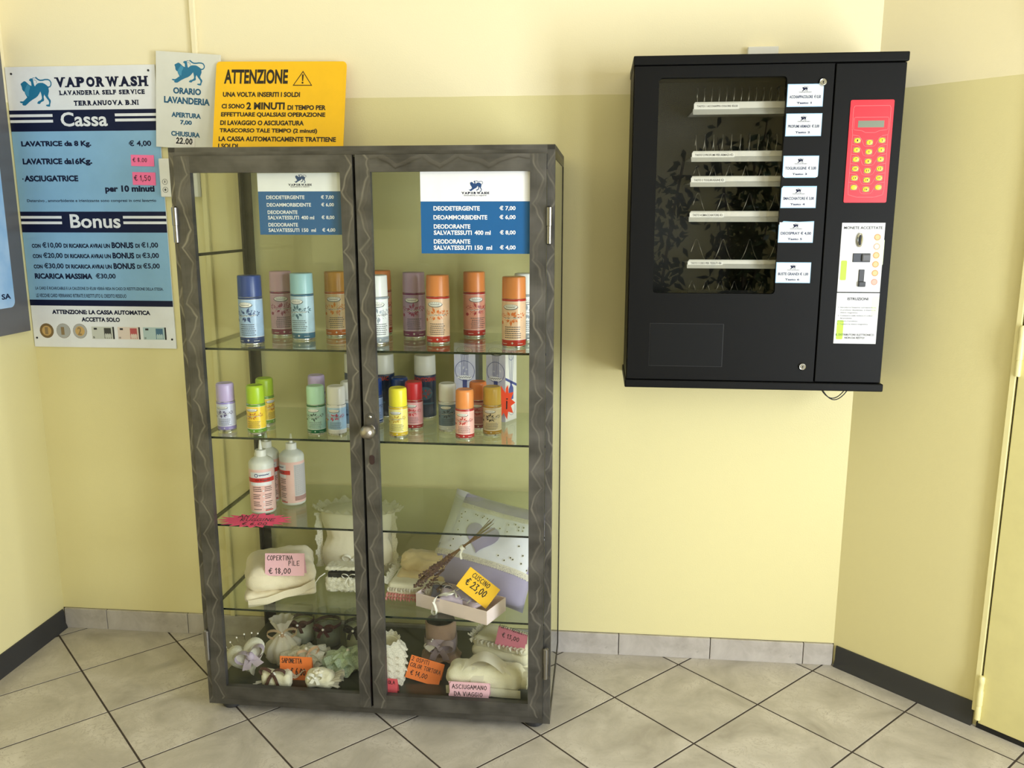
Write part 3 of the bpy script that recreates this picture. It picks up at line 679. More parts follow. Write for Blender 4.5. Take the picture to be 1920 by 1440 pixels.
# price sheets on the doors
def price_sheet(M, w, h, white, lion, brand, small, R, label, bold, curl=0):
    o = thing('price_list', label, 'sign', M, 'blue price lists on the cabinet doors')
    mb = MB(); n = 12
    mb.add([(w*i/n, -curl*max(0, 1-i/4)**2*(1 if z == 0 else 0), z) for z in (0, h) for i in range(n+1)], [(i, i+1, n+2+i, n+1+i) for i in range(n)])
    mb.build('sheet', M_BLUE, o)
    mb = MB(); mb.rect(0, w, white, h, 0, None, -.0003); mb.build('white_header', M_WHITE, o)
    mb = MB(); put_lion(mb, *lion, 0, None, -.0006); mb.build('emblem', mat('brand_blue', (22,62,112)), o)
    mb = MB(); put_serif(mb, 'VAPORWASH', *brand, 0, None, -.0006); put_text(mb, 'lavanderia a vapore', *small, 0, None, -.0006, 0.01); mb.build('lettering', M_NAVY, o)
    for r in R:
        mb = MB(); rows(mb, [r], 0, None, -.0005, bold); mb.build('lettering', M_WHITE, o)
price_sheet(CW(.661, .0005, 1.337), .278, .203, .130, (.1232,.1589,.1675,.0276), (.1046,.1750,.1504,.0061), (.1111,.1681,.1443,.0041),
 [('DEODETERGENTE',328,1510,1128,111),('€ 7,00',2008,2415,1127,123),('DEOAMMORBIDENTE',324,1699,905,111),('€ 6,00',2007,2415,906,123),('DEODORANTE',328,1265,678,112),('SALVATESSUTI',326,1302,524,112),('400 ml',1370,1782,526,112),('€ 8,00',2015,2416,527,124),('DEODORANTE',322,1261,303,113),('SALVATESSUTI',319,1298,148,113),('150  ml',1375,1818,152,113),('€ 4,00',2014,2416,154,125)],
 'bright blue price list stuck outside the right cabinet door glass', 0.03)
price_sheet(CW(.232, .0095, 1.383), .224, .156, .110, (.0983,.1302,.1416,.0221), (.0820,.1438,.1265,.0054), (.0884,.1381,.1215,.0038),
 [('DEODETERGENTE',217,1235,951,93),('€ 7,00',1670,2011,949,105),('DEOAMMORBIDENTE',219,1400,761,93),('€ 6,00',1671,2007,760,105),('DEODORANTE',231,1030,574,93),('SALVATESSUTI',233,1063,438,94),('400 ml',1126,1470,438,93),('€ 8,00',1666,2007,439,106),('DEODORANTE',236,1027,255,94),('SALVATESSUTI',232,1057,118,94),('150  ml',1128,1500,119,94),('€ 4,00',1669,2017,120,106)],
 'smaller darker blue price list behind the left cabinet door glass', 0.02)

# ================================================================== the wall-mounted vending machine
VM = Matrix.Translation((0.5, -0.125, 0.957)); VI = VM.inverted()
vn = thing('vending_machine', 'black wall-mounted vending machine with red keypad and glass window', 'vending machine', VM)
FY = -0.25
def vb(name, mb, m, parent=None, **k):
    o = mb.build(name, m, parent or vn, M=VI if parent is None else None, **k); return o
mb = MB()
for b in ((.153,.156,-.236,-.001,.977,1.82), (.8435,.8465,-.236,-.001,.977,1.82), (.156,.8435,-.236,-.001,.977,.981), (.156,.8435,-.236,-.001,1.815,1.82), (.664,.668,-.236,-.004,.981,1.815)): mb.box(*b)
vb('housing', mb, M_BLACK)
mb = MB(); mb.box(.156,.8435,-.004,-.001,.981,1.815); mb.box(.1565,.159,-.235,-.004,.982,1.814); mb.box(.159,.663,-.235,-.004,1.811,1.8145); mb.box(.6605,.6635,-.235,-.004,.982,1.811); vb('dark_inside', mb, M_DARK)
mb = MB(); mb.box(.151,.849,-.257,-.001,1.8195,1.843); vb('top_cap', mb, M_BLACK, bevel=.003)
mb = MB(); mb.box(.149,.852,-.259,-.001,.957,.9785); vb('bottom_cap', mb, M_BLACK, bevel=.003)
# door with a window opening and rounded corners
def holed(x0, x1, z0, z1, a0, a1, c0, c1, r, y0, y1):
    inn = rrect(a0, a1, c0, c1, r, 4); n = len(inn); out = []
    for (px, pz) in inn:
        cx, cz = (a0+a1)/2, (c0+c1)/2; out.append((px, pz))
    mb = MB(); mb.box(x0, x1, y0, y1, z0, c0); mb.box(x0, x1, y0, y1, c1, z1); mb.box(x0, a0, y0, y1, c0, c1); mb.box(a1, x1, y0, y1, c0, c1)
    for (cx, cz, sx, sz) in ((a0, c0, 1, 1), (a1, c0, -1, 1), (a1, c1, -1, -1), (a0, c1, 1, -1)):
        arc = [(cx+sx*(r-r*math.sin(PI/2*i/4)), cz+sz*(r-r*math.cos(PI/2*i/4))) for i in range(5)]
        mb.slab([(cx, cz)]+arc, y1-y0, 0, Matrix.Translation((0, y0, 0)))
    return mb
mb = holed(.1555, .6665, .9805, 1.8175, .2195, .549, 1.2215, 1.788, .010, FY, -.2365); vdoor = vb('door', mb, M_BLACK)
mb = MB(); mb.box(.6705, .8460, FY, -.2365, .9805, 1.8175); vb('control_panel', mb, M_BLACK, bevel=.0015)
mb = MB(); mb.box(.2155, .5530, -.2405, -.2375, 1.2175, 1.792); vb('window_pane', mb, pane_mat('smoked_pane', (0.95,0.95,0.93), 0.022), vdoor)
mb = MB(); mb.box(.2165, .4160, FY-.0015, FY, 1.0195, 1.1370); vb('delivery_flap', mb, mat('flap_black', (7,8,9), rough=0.5, spec=0.2), vdoor, bevel=.0012)
mb = MB(); mb.box(.2150, .4175, FY-.0004, FY, 1.0180, 1.1385); vb('flap_gap', mb, M_DARK, vdoor)
for x, z in ((.6388, 1.7711), (.6348, 1.0231)):
    T = Matrix.Translation((x, FY, z)) @ Matrix.Rotation(PI/2, 4, 'X')
    mb = MB(); mb.lathe([(.0100, 0), (.0102, .003), (.0085, .0055), (.0070, .0050), (.0068, .0060), (.001, .0060)], 20, 0, T); lk = vb('lock', mb, M_CHROME, vdoor, smooth=40)
    mb = MB(); mb.disc(x, z+.0012, .0017, 0, None, FY-.0066, 12); mb.rect(x-.0009, x+.0009, z-.0042, z, 0, None, FY-.0066); vb('keyhole', mb, M_DARK, lk)
# shelves with wire spirals
M_RAIL = mat('rail_silver', (196,196,192), rough=0.35, metal=0.2); M_STRIP = mat('strip_white', (216,214,208), rough=0.35); M_WIRE = mat('spring_wire', (150,146,138), rough=0.3, metal=0.9)
trays = [(1.7326,1.6994,.0198,1.7766,'TASTO 1 ACCHIAPPA COLORE €0,50',.438),(1.6042,1.5759,.0243,1.6534,'TASTO 2 PROFUMI PER ARMADI €3',.432),(1.5375,1.5094,.0450,1.5686,'TASTO 3 TOGLIRUGGINE €3',.410),(1.4433,1.4150,.0716,1.4938,'TASTO 4 SMACCHIATORE €3',.411),(1.3101,1.2875,.0745,1.3662,'TASTO 5 DEO PER TESSUTI €4',.414),(1.2250,1.2000,.0400,1.2470,'',0)]
for zt, zb_, pitch, pk, txt, lx in trays:
    x0, x1 = .316, .660; zm = zb_+(zt-zb_)*0.48
    mb = MB(); mb.box(x0+.004, x1, -.186, -.010, zm-.002, zm); mb.box(x0+.006, x1, -.188, -.186, zm, zt+.001)
    tr_ = vb('product_tray', mb, M_RAIL if txt else M_BLACK)
    mb = MB(); mb.add([(x0,-.200,zb_),(x1,-.200,zb_),(x1,-.190,zm),(x0,-.190,zm),(x0,-.198,zb_),(x1,-.198,zb_),(x1,-.188,zm),(x0,-.188,zm)], [(0,1,2,3),(5,4,7,6),(0,4,5,1),(0,3,7,4),(3,2,6,7)]); vb('tray_lip', mb, M_RAIL if txt else M_BLACK, tr_)
    if txt:
        mb = MB(); mb.box(x0+.004, x1, -.1905, -.1885, zm+.001, zt-.001); vb('white_strip', mb, M_STRIP, tr_)
        mb = MB(); mb.box(x0+.002, lx, -.1935, -.1915, zm-.0015, zt-.004); vb('name_strip', mb, mat('label_tape', (226,225,222), rough=0.4), tr_)
        mb = MB(); put_text(mb, txt, x0+.010, lx-.004, (zm+zt)/2-.0025, .0062, 0, None, -.1938, 0.012); vb('lettering', mb, M_INK, tr_)
    Rr = (pk-zm)/2; cz = zm+Rr; nt = max(2, int((x1-x0-.02)/pitch)); pts = []
    st = 14 if nt < 9 else 10
    for i in range(nt*st+1):
        a = 2*PI*i/st; pts.append((x0+.012+pitch*i/st, -.130-min(Rr, .045)*1.25*math.cos(a), cz-Rr*math.cos(a+PI/2)))
    mb = MB(); mb.tube(pts, .0011, 5); vb('spiral_coil', mb, M_WIRE, tr_, smooth=True)
# price cards beside the window
cards = [(.5505,1.7105,1.7675,'ACCHIAPPACOLORE  € 0,50','1'),(.5514,1.6365,1.6939,'PROFUMI ARMADI  € 3,00','2'),(.5505,1.5302,1.5868,'TOGLIRUGGINE  € 3,00','3'),(.5500,1.4518,1.5089,'SMACCHIATORE € 3,00','4'),(.5488,1.3604,1.4174,'DEOSPRAY € 4,00','5'),(.5485,1.2525,1.3080,'BUSTE GRANDI € 1,00','6')]
M_CARD = slab_mat('card_white', (214,217,221), 0.4); M_CBL = mat('card_blue_edge', (150,190,222), rough=0.4)
for x, z0, z1, t, nn in cards:
    w = .0915; h = z1-z0; cut = {'3': [(.006,0),(w-.006,0),(w,.005),(w,h),(0,h),(0,.006)], '4': [(0,0),(w,0),(w,h),(.005,h),(0,h-.006)], '5': [(0,0),(w,0),(w,h),(w*.55,h-.002),(.012,h),(0,h-.010)]}.get(nn, [(0,0),(w,0),(w,h),(0,h)])
    mb = MB(); T = Matrix.Translation((x, FY-.0014, z0)); mb.slab(cut, .0012, 0, T); pc = vb('price_card', mb, M_CBL)
    mb = MB(); mb.rect(.0018, w-.0012, .0018, h-.0018 if nn not in '45' else h-.0032, 0, T, -.0002); vb('card_face', mb, M_CARD, pc)
    mb = MB(); put_lion(mb, .036, .052, h-.0125, .0130, 0, T, -.0005); put_text(mb, 'VAPORWASH', .029, .061, h-.0205, .0020, 0, T, -.0005, .03); vb('emblem', mb, M_NAVY, pc)
    mb = MB(); put_text(mb, t, .006, w-.006, h*.43, .0092, 0, T, -.0005, .035); vb('lettering', mb, mat('card_navy', (30,44,84)), pc)
    mb = MB(); put_text(mb, 'Tasto '+nn, .025, .063, h*.17, .0052, 0, T, -.0005, .04); vb('lettering', mb, mat('card_navy', (30,44,84)), pc)
# red keypad
M_RED = slab_mat('keypad_red', (226,26,46), 0.35); M_PINKL = mat('keypad_line', (246,120,126)); M_KEY = mat('key_yellow', (248,208,50), rough=0.35)
mb = MB(); mb.slab(rrect(.7122, .8215, 1.4655, 1.7258, .004), .002, 0, Matrix.Translation((0, FY-.0022, 0))); kp = vb('keypad', mb, M_RED)
def line(mb, P, w=.0009, y=FY-.0026, mi=0):
    for a, b in zip(P, P[1:]):
        dx, dz = b[0]-a[0], b[1]-a[1]; L = math.hypot(dx, dz) or 1; dx *= w/2/L; dz *= w/2/L
        mb.add([(a[0]-dx+dz, y, a[1]-dz-dx), (b[0]+dx+dz, y, b[1]+dz-dx), (b[0]+dx-dz, y, b[1]+dz+dx), (a[0]-dx-dz, y, a[1]-dz+dx)], [(0,1,2,3)], mi)
mb = MB(); kx = .7669
line(mb, [(.7225,1.6385),(.7205,1.655),(.7205,1.705),(.7235,1.7112),(.8110,1.7112),(.8140,1.705),(.8140,1.655),(.8115,1.6385)])
line(mb, [(.7225,1.6385),(.7215,1.500),(.7225,1.486),(.745,1.4795),(.789,1.4795),(.8105,1.486),(.8125,1.500),(.8115,1.6385)])
line(mb, [(.7240,1.6600),(.7240,1.6795),(.7260,1.6825),(.8085,1.6825),(.8105,1.6795),(.8105,1.6530),(.8080,1.6510),(.790,1.6490),(.779,1.6440),(.755,1.6440),(.745,1.6490),(.726,1.6510),(.7240,1.6530),(.7240,1.6600)])
for k in range(6):
    z = 1.6385-.0241*k
    line(mb, [(.7223,z),(.739,z-.003),(.7475,z-.013),(.753,z-.0265),(.758,z-.0295),(.7765,z-.0295),(.7815,z-.0265),(.788,z-.013),(.7955,z-.003),(.8115,z)])
vb('outline', mb, M_PINKL, kp)
mb = MB(); mb.box(.7345, .8000, FY-.0026, FY-.002, 1.6570, 1.6740); vb('display', mb, mat('lcd_grey', (120,128,112), rough=0.2), kp)
nums = [['1','2','3'],['4','5','6'],['7','8','9'],['10','11','12'],['13','14','15'],['','16','']]
for r_ in range(6):
    for c_ in range(3):
        x = (.7358, .7669, .7979)[c_]; z = 1.6243-.0239*r_-(.0050 if c_ == 1 else 0)
        mb = MB(); mb.poly(rrect(x-.0090, x+.0090, z-.0072, z+.0072, .003, 2), 0, None, FY-.0024); vb('key_surround', mb, mat('key_grey', (150,120,96)), kp)
        mb = MB(); mb.lathe([(.0080, 0), (.0078, .001), (.006, .0016)], 16, 0, Matrix.Translation((x, FY-.0024, z)) @ Matrix.Rotation(PI/2, 4, 'X') @ Matrix.Diagonal((1, .78, 1, 1))); vb('key', mb, M_KEY, kp, smooth=50)
        if nums[r_][c_]:
            q = nums[r_][c_]; hw = .0016 if len(q) == 1 else .0036
            mb = MB(); put_text(mb, q, x-hw, x+hw, z, .0052, 0, None, FY-.0042, .03); vb('key_number', mb, M_INK, kp)
# coin panel and instruction plate
def p8(cx, cy):
    if cy < 808: return (.7132+(cx-763+(cy-182)*45/623)/389*.111, 1.4131-(cy-182)/623*.1835)
    return (.7130+(cx-715+(cy-813)*32/455)/385*.1115, 1.2268-(cy-813)/455*.138)
M_PLATE = slab_mat('plate_white', (212,213,216), 0.35); M_LIME = mat('lime_print', (172,214,52), rough=0.4); M_LIME2 = mat('pale_lime_print', (222,236,190), rough=0.4)
mb = MB(); mb.box(.7132, .8243, FY-.0015, FY, 1.2296, 1.4131); cp = vb('coin_panel', mb, M_PLATE)
mb = MB(); mb.box(.7130, .8245, FY-.0015, FY, 1.0888, 1.2268); ip = vb('instruction_plate', mb, M_PLATE)
def t8(par, t, l, r, y, h, m, bold=.01):
    a = p8(l, y); b = p8(r, y); s_ = p8(l, y-h/2)[1]-p8(l, y+h/2)[1]
    mb = MB(); put_text(mb, t, a[0], b[0], a[1], s_, 0, None, FY-.0021, bold); vb('lettering', mb, m, par)
t8(cp, 'MONETE ACCETTATE', 780, 1127, 226, 24, M_INK); t8(ip, 'ISTRUZIONI', 810, 997, 865, 24, M_INK, .02)
M_GTXT = mat('grey_text', (98,100,106))
for t, l, r, y in (("1. Introdurre l'importo corrispondente", 728, 1068, 943), ('al prodotto desiderato, o inserire la', 745, 1064, 967), ('chiave magnetica.', 744, 905, 990), ('2. Comporre sulla tastiera il codice', 722, 1036, 1017), ('del prodotto.', 742, 853, 1040), ('3. Ritirare il prodotto.', 720, 905, 1066), ('4. Togliere la chiave magnetica.', 716, 998, 1093)): t8(ip, t, l, r, y, 15, M_GTXT, .004)
t8(ip, 'IL DISTRIBUTORE ELETTRONICO', 705, 1052, 1187, 18, M_INK); t8(ip, 'NON DA RESTO!', 785, 965, 1215, 18, M_INK)
for par, a, b, c, d, m in ((cp, 738, 796, 520, 698, M_LIME), (cp, 1045, 1130, 330, 560, M_LIME2), (ip, 702, 766, 1057, 1230, M_LIME), (ip, 1020, 1084, 842, 1016, M_LIME2)):
    p, q = p8(a, d), p8(b, c); mb = MB(); mb.poly(rrect(p[0]+.001, p[0]+(b-a)*.000286, p[1], q[1], .003, 3), 0, None, FY-.0018); vb('colour_patch', mb, m, par)
T = Matrix.Translation((.7612, FY-.0015, 1.3678)) @ Matrix.Rotation(PI/2, 4, 'X')
mb = MB(); mb.lathe([(.0072, 0), (.0078, .005), (.0062, .007), (.0045, .0055), (.001, .0050)], 20, 0, T @ Matrix.Diagonal((1, 2.4, 1, 1))); cs = vb('coin_slot', mb, M_CHROME, cp, smooth=40)
mb = MB(); mb.poly(rrect(.7589, .7635, 1.3540, 1.3816, .0022), 0, None, FY-.0085); vb('slot_opening', mb, M_DARK, cs)
mb = MB(); mb.box(.7469, .7924, FY-.0035, FY-.0015, 1.3094, 1.3328); lt = vb('reject_lever', mb, mat('lever_dark', (38,42,52), rough=0.35), cp, bevel=.001)
mb = MB(); mb.box(.7690, .7915, FY-.0090, FY-.003, 1.3115, 1.3310); vb('lever_pad', mb, mat('lever_grey', (86,86,90), rough=0.35), lt, bevel=.003)
mb = MB(); mb.box(.7655, .7800, FY-.0040, FY-.0015, 1.2440, 1.2897); kr = vb('key_reader', mb, mat('reader_black', (20,20,22), rough=0.25), cp, bevel=.001)
mb = MB(); mb.box(.7655, .7840, FY-.0090, FY-.003, 1.2440, 1.2580); vb('reader_cup', mb, mat('reader_grey', (44,46,50), rough=0.35), kr, bevel=.002)
for k, (x, z) in enumerate(((.8066,1.3755),(.8066,1.3510),(.8070,1.3278),(.8072,1.3039),(.8076,1.2805),(.8075,1.2568))):
    mb = MB(); mb.disc(x, z, .0086, 0, None, FY-.0019, 20); mb.disc(x, z, .0062, 1, None, FY-.0021, 20)
    vb('printed_coin', mb, [mat('coin_print_a', (196,146,88)), mat('coin_print_b', (214,180,130))] if k not in (1, 5) else [mat('coin_print_c', (190,158,132)), mat('coin_print_d', (222,206,194))] if k == 1 else [mat('coin_print_e', (206,146,128)), mat('coin_print_f', (214,166,150))], cp)
cbz = MB()
pts = [(.712+.09*i/14, -.12, .958-.050*math.sin(PI*i/14)**0.8 if 0 < i < 14 else .958) for i in range(15)]
cbz.tube(pts, .0016, 6); cbz.tube([(p[0]+.004, p[1]-.006, p[2]-.003 if p[2] < .957 else p[2]) for p in pts], .0016, 6)
vb('power_cable', cbz, M_INK, smooth=True)

# ================================================================== goods: spray cans
M_TIN = mat('tin_rim', (200,198,190), rough=0.25, metal=0.9); M_BADGE = mat('badge_white', (236,234,228), rough=0.35); M_BADGEI = mat('badge_ink', (58,62,74), rough=0.4)
def ell(mb, x, z, rx, rz, mi=0, y=0.0, n=8, T=None):
    vs = []
    for i in range(n+1):
        t = -1+2*i/n; h = rz*math.sqrt(max(0.0, 1-t*t)); vs += [(x+rx*t, y, z-h), (x+rx*t, y, z+h)]
    mb.add(vs, [(2*i, 2*i+2, 2*i+3, 2*i+1) for i in range(n)], mi, T)
def strip(mb, P, w, mi=0, y=0.0):
    vs = []
    for i, p in enumerate(P):
        a = P[max(0, i-1)]; b = P[min(len(P)-1, i+1)]; dx, dz = b[0]-a[0], b[1]-a[1]; L = math.hypot(dx, dz) or 1
        vs += [(p[0]+dz/L*w/2, y, p[1]-dx/L*w/2), (p[0]-dz/L*w/2, y, p[1]+dx/L*w/2)]
    mb.add(vs, [(2*i, 2*i+2, 2*i+3, 2*i+1) for i in range(len(P)-1)], mi)
def leafy(mb, x, z, s, mi, y, rnd, n=9):
    for k in range(n):
        a = math.radians(-160+360*k/n+rnd.uniform(-14, 14)); l = s*rnd.uniform(.55, 1.0); r0 = s*.22; w = s*.15
        ca, sa = math.cos(a)*1.35, math.sin(a)
        p0 = (x+ca*r0, z+sa*r0); p1 = (x+ca*l, z+sa*l); m_ = ((p0[0]+p1[0])/2, (p0[1]+p1[1])/2); nx, nz = -sa*w, math.cos(a)*w
        mb.add([(p0[0],y,p0[1]), (m_[0]+nx,y,m_[1]+nz), (p1[0],y,p1[1]), (m_[0]-nx,y,m_[1]-nz)], [(0,3,2,1)], mi)
def script(mb, x0, x1, z, h, w, mi, y, rnd, k=16):
    strip(mb, [(x0+(x1-x0)*i/k, z+h*math.sin(i*2.1+rnd.random())*rnd.uniform(.3, 1)+(x1-x0)*.04*i/k) for i in range(k+1)], w, mi, y)
def badge(mb, x, z, rx, rz, y, mw, mi_ink, rnd):
    ell(mb, x, z-.0008, rx*1.10, rz*1.18, mi_ink, y, 10); ell(mb, x, z, rx, rz, mw, y-.0002, 10)
    strip(mb, [(x-rx*.62+rx*1.24*i/12, z-rz*.18+(rz*.22 if i % 2 else -rz*.18)) for i in range(13)], rz*.22, mi_ink, y-.0004)
    for i in range(7):
        a = PI*(.15+.7*i/6); ell(mb, x-math.cos(a)*rx*.78, z+math.sin(a)*rz*.62, rx*.06, rz*.12, mi_ink, y-.0004, 3)
def wrapcyl(r):
    def f(p):
        a = -PI/2+p.x/r; q = r-p.y; return Vector((q*math.cos(a), q*math.sin(a), p.z))
    return f
def can_parts(root, r, h, capz, cols, kind, big, seed):
    """cols: cap, accent, label, splash"""
    cap_c, acc_c, lab_c, spl_c = cols; nm = '_%d_%d_%d' % cap_c; rnd = random.Random(seed)
    key = '%d_%d_%d' % acc_c
    m_acc = mat('can_accent_'+key, acc_c, rough=0.3); m_lab = speckle_mat('can_label_%d_%d_%d' % lab_c, lab_c, tuple(min(255, int(c*1.14)) for c in lab_c), 26, 0.3); m_spl = mat('can_splash_%d_%d_%d' % spl_c, spl_c, rough=0.35)
    mb = MB(); zb_ = .0045 if big else .004; bz = .022 if big else .0155; tz = capz-.008
    prof = [(r*.86, .0008), (r*.95, 0), (r*.985, .002), (r*.97, zb_), (r, zb_+.0012), (r, bz), (r, bz+.0012), (r, tz), (r, tz+.0008), (r, capz-.001), (r*.97, capz)]
    mi = [0, 0, 0, 0, 1, 3, 2, 3, 1, 0] if kind != 'anto' else [0, 0, 0, 0, 1, 1, 1, 1, 1, 0]
    mb.lathe(prof, 28, mi); body = mb.build('can_body', [M_TIN, m_acc, m_lab, M_BADGE], root, smooth=45)
    mb = MB()
    if big: cp_ = [(r*.985, capz), (r*.99, capz+.002), (r*.965, h-.003), (r*.94, h-.0008), (r*.90, h), (r*.5, h+.0004), (.0005, h+.0004)]
    else: cp_ = [(r*.94, capz), (r*.96, capz+.002), (r*.945, h-.008), (r*.91, h-.003), (r*.80, h-.0005), (r*.74, h-.0012), (r*.4, h-.0012), (.0005, h-.0012)]
    mb.lathe(cp_, 28); mb.build('cap', mat('can_cap'+nm, cap_c, rough=0.32), root, smooth=45)
    f = (tz-bz); y = -.0003
    pr = MB()
    if kind == 'anto':
        put_text(pr, 'PRONTOSMAC', -r*1.28, r*1.28, capz-.013, .013, 1, None, y, .035)
        ell(pr, 0, capz-.055, r*.75, .020, 0, y, 8); leafy(pr, 0, capz-.055, .018, 1, y-.0003, rnd); strip(pr, [(-r*.5, .03), (r*.6, .03)], .002, 0, y); strip(pr, [(-r*.5, .024), (r*.3, .024)], .002, 0, y)
        for k in range(9): pr.rect(r*(-.9+.2*k), r*(-.9+.2*(k+1)), .045, .050, 0, None, y)
        mats = [mat('anto_blue', (70,110,150)), mat('anto_red', (196,48,52))]
    else:
        bzz = tz-f*.13; badge(pr, -r*.18, bzz, r*.62, f*.062, y, 0, 1, rnd)
        leafy(pr, -r*.10, tz-f*.42, f*.235, 2, y, rnd, 12); leafy(pr, r*.78, tz-f*.36, f*.12, 2, y, rnd, 8); leafy(pr, -r*.95, tz-f*.36, f*.09, 2, y, rnd, 7)
        script(pr, -r*.75, r*.75, tz-f*.43, f*.018, f*.016, 1, y-.0003, rnd)
        script(pr, -r*.72, r*.70, tz-f*.435, f*.024, f*.010, 0, y-.0005, rnd)
        nl = 6
        for k in range(nl):
            zz = tz-f*(.66+.055*k); a0 = -r*rnd.uniform(.60, .72); a1 = r*rnd.uniform(.55, .80); q = 7
            for i in range(q): pr.rect(a0+(a1-a0)*i/q, a0+(a1-a0)*(i+.86)/q, zz-f*.009, zz+f*.009, 1, None, y)
        zc = (zb_+bz)/2+.0005; s_ = .0016 if big else .0011
        pr.rect(-s_*2, s_*2, zc-s_*.5, zc+s_*.5, 0, None, y); pr.rect(-s_*.5, s_*.5, zc-s_*2, zc+s_*2, 0, None, y-.0001)
        for a, b in ((-r*.95, -r*.45), (r*.45, r*.95)):
            for i in range(3): pr.rect(a+(b-a)*i/3, a+(b-a)*(i+.9)/3, zc-s_*1.6, zc-s_*.9, 0, None, y)
        ell(pr, -r*1.05, tz-f*.55, r*.17, f*.045, 2, y, 6)
        mats = [M_BADGE, M_BADGEI, m_spl]
    pr.warp(wrapcyl(r)); pr.build('label_print', mats, body)
BIG = (0.0330, .192, .134); MINI = (0.0262, .138, .0865)
def spray(x, y, z, size, cols, label, kind='hi', rot=8, seed=0, group=None):
    r, h, cz = size
    o = thing('spray_can', label, 'spray can', CW(x, y, z, 0, 0, rot), group)
    can_parts(o, r, h, cz, cols, kind, size is BIG, seed); return o
g1 = 'large spray cans on the top glass shelf'; g2 = 'spray cans on the second glass shelf'
BLUEC = ((10,56,130), (12,48,104), (150,176,206), (40,66,120)); PINK = ((206,166,176), (128,30,76), (186,150,164), (140,40,84)); AQUA = ((160,206,212), (40,100,130), (168,196,210), (60,100,120))
MUST = ((196,140,56), (190,96,24), (200,172,130), (206,120,30)); ORAR = ((228,136,72), (170,28,34), (208,140,120), (170,40,50)); MAUV = ((190,160,184), (118,28,92), (166,140,168), (150,60,100))
ORAL = ((230,140,76), (190,40,34), (222,186,156), (222,120,60)); WHIT = ((228,228,226), (150,160,170), (222,226,230), (150,160,172))
spray(.146, .121, Z1, BIG, BLUEC, 'dark blue capped large spray can, leftmost on the top shelf', seed=1, rot=4, group=g1)
spray(.166, .301, Z1, BIG, PINK, 'dusty pink capped large spray can behind the blue and aqua cans', seed=2, rot=28, group=g1)
spray(.258, .225, Z1, BIG, AQUA, 'pale aqua capped large spray can on the top shelf', seed=3, rot=-4, group=g1)
spray(.332, .309, Z1, BIG, MUST, 'mustard orange capped large spray can left of the cabinet doors gap', seed=4, rot=14, group=g1)
spray(.4935, .165, Z1, BIG, WHIT, 'white capped large spray can hidden behind the middle door stile', seed=5, rot=30, group=g1)
spray(.453, .367, Z1, BIG, ORAR, 'orange capped large spray can just right of the middle door stile', seed=6, rot=40, group=g1)
spray(.571, .299, Z1, BIG, MAUV, 'mauve capped purple labelled large spray can on the top shelf', seed=7, rot=10, group=g1)
spray(.663, .193, Z1, BIG, ORAL, 'orange capped large spray can with beige label beside the mauve can', seed=8, rot=6, group=g1)
spray(.744, .341, Z1, BIG, ORAR, 'orange capped large spray can with deep red label standing alone', seed=9, rot=30, group=g1)
spray(.883, .147, Z1, BIG, ORAL, 'orange capped large spray can nearest the right door stile', seed=10, rot=-2, group=g1)
spray(.902, .285, Z1, BIG, WHIT, 'white capped large spray can behind the rightmost orange can', seed=11, rot=20, group=g1)
LILA = ((196,176,222), (150,136,200), (196,198,220), (90,80,130)); LIME = ((166,200,26), (96,150,30), (226,190,50), (190,110,40)); PGRN = ((176,220,194), (14,100,62), (150,184,172), (40,70,64)); WBLU = ((222,220,214), (216,214,212), (150,180,206), (180,60,90))
WSLA = ((222,220,216), (200,204,206), (98,120,138), (60,74,90)); YELL = ((240,226,56), (214,180,40), (226,212,120), (200,160,60)); REDC = ((190,24,40), (150,20,36), (214,150,156), (190,40,56)); OMIN = ((232,144,78), (176,34,40), (226,176,168), (190,60,60)); OMI2 = ((216,120,62), (130,30,44), (176,110,112), (150,40,50)); GOLD = ((204,164,66), (170,128,30), (196,178,140), (60,48,40))
ANTO = ((224,224,220), (18,48,96), (18,48,96), (18,48,96)); NAVC = ((16,52,116), (30,60,110), (120,140,176), (40,60,110))
spray(.058, .114, Z2, MINI, LILA, 'lilac capped small spray can at the left end of the second shelf', seed=21, group=g2)
spray(.156, .093, Z2, MINI, LIME, 'lime green capped small spray can in front of its twin', seed=22, rot=4, group=g2)
spray(.141, .197, Z2, MINI, LIME, 'lime green capped small spray can standing behind its twin', seed=23, rot=75, group=g2)
spray(.276, .262, Z2, MINI, LILA, 'lilac capped small spray can behind the pale green one', seed=24, rot=80, group=g2)
spray(.327, .105, Z2, MINI, PGRN, 'pale mint green capped small spray can on the second shelf', seed=25, group=g2)
spray(.386, .106, Z2, MINI, WBLU, 'white capped small spray can with pale blue label left of the door stile', seed=26, group=g2)
spray(.402, .178, Z2, MINI, WSLA, 'white capped small spray can just behind the pale blue labelled one', seed=27, rot=60, group=g2)
spray(.402, .256, Z2, MINI, WSLA, 'white capped small spray can second behind the pale blue labelled one', seed=28, rot=60, group=g2)
spray(.372, .345, Z2, BIG, ANTO, 'tall white capped navy spray can at the back, left of the door stile', 'anto', rot=60, seed=29, group=g2)
spray(.462, .340, Z2, BIG, ANTO, 'tall white capped navy spray can at the back, right of the door stile', 'anto', rot=-32, seed=30, group=g2)
spray(.459, .235, Z2, MINI, NAVC, 'navy capped small spray can against the middle door stile', seed=31, rot=20, group=g2)
spray(.532, .255, Z2, MINI, NAVC, 'navy capped small spray can behind the yellow and red cans', seed=32, group=g2)
spray(.592, .335, Z2, BIG, ANTO, 'tall white capped navy spray can with red PRONTOSMAC lettering', 'anto', rot=10, seed=33, group=g2)
spray(.564, .101, Z2, MINI, YELL, 'lemon yellow capped small spray can right of the door stile', seed=34, rot=4, group=g2)
spray(.588, .193, Z2, MINI, REDC, 'dark red capped small spray can behind the yellow one', seed=35, rot=2, group=g2)
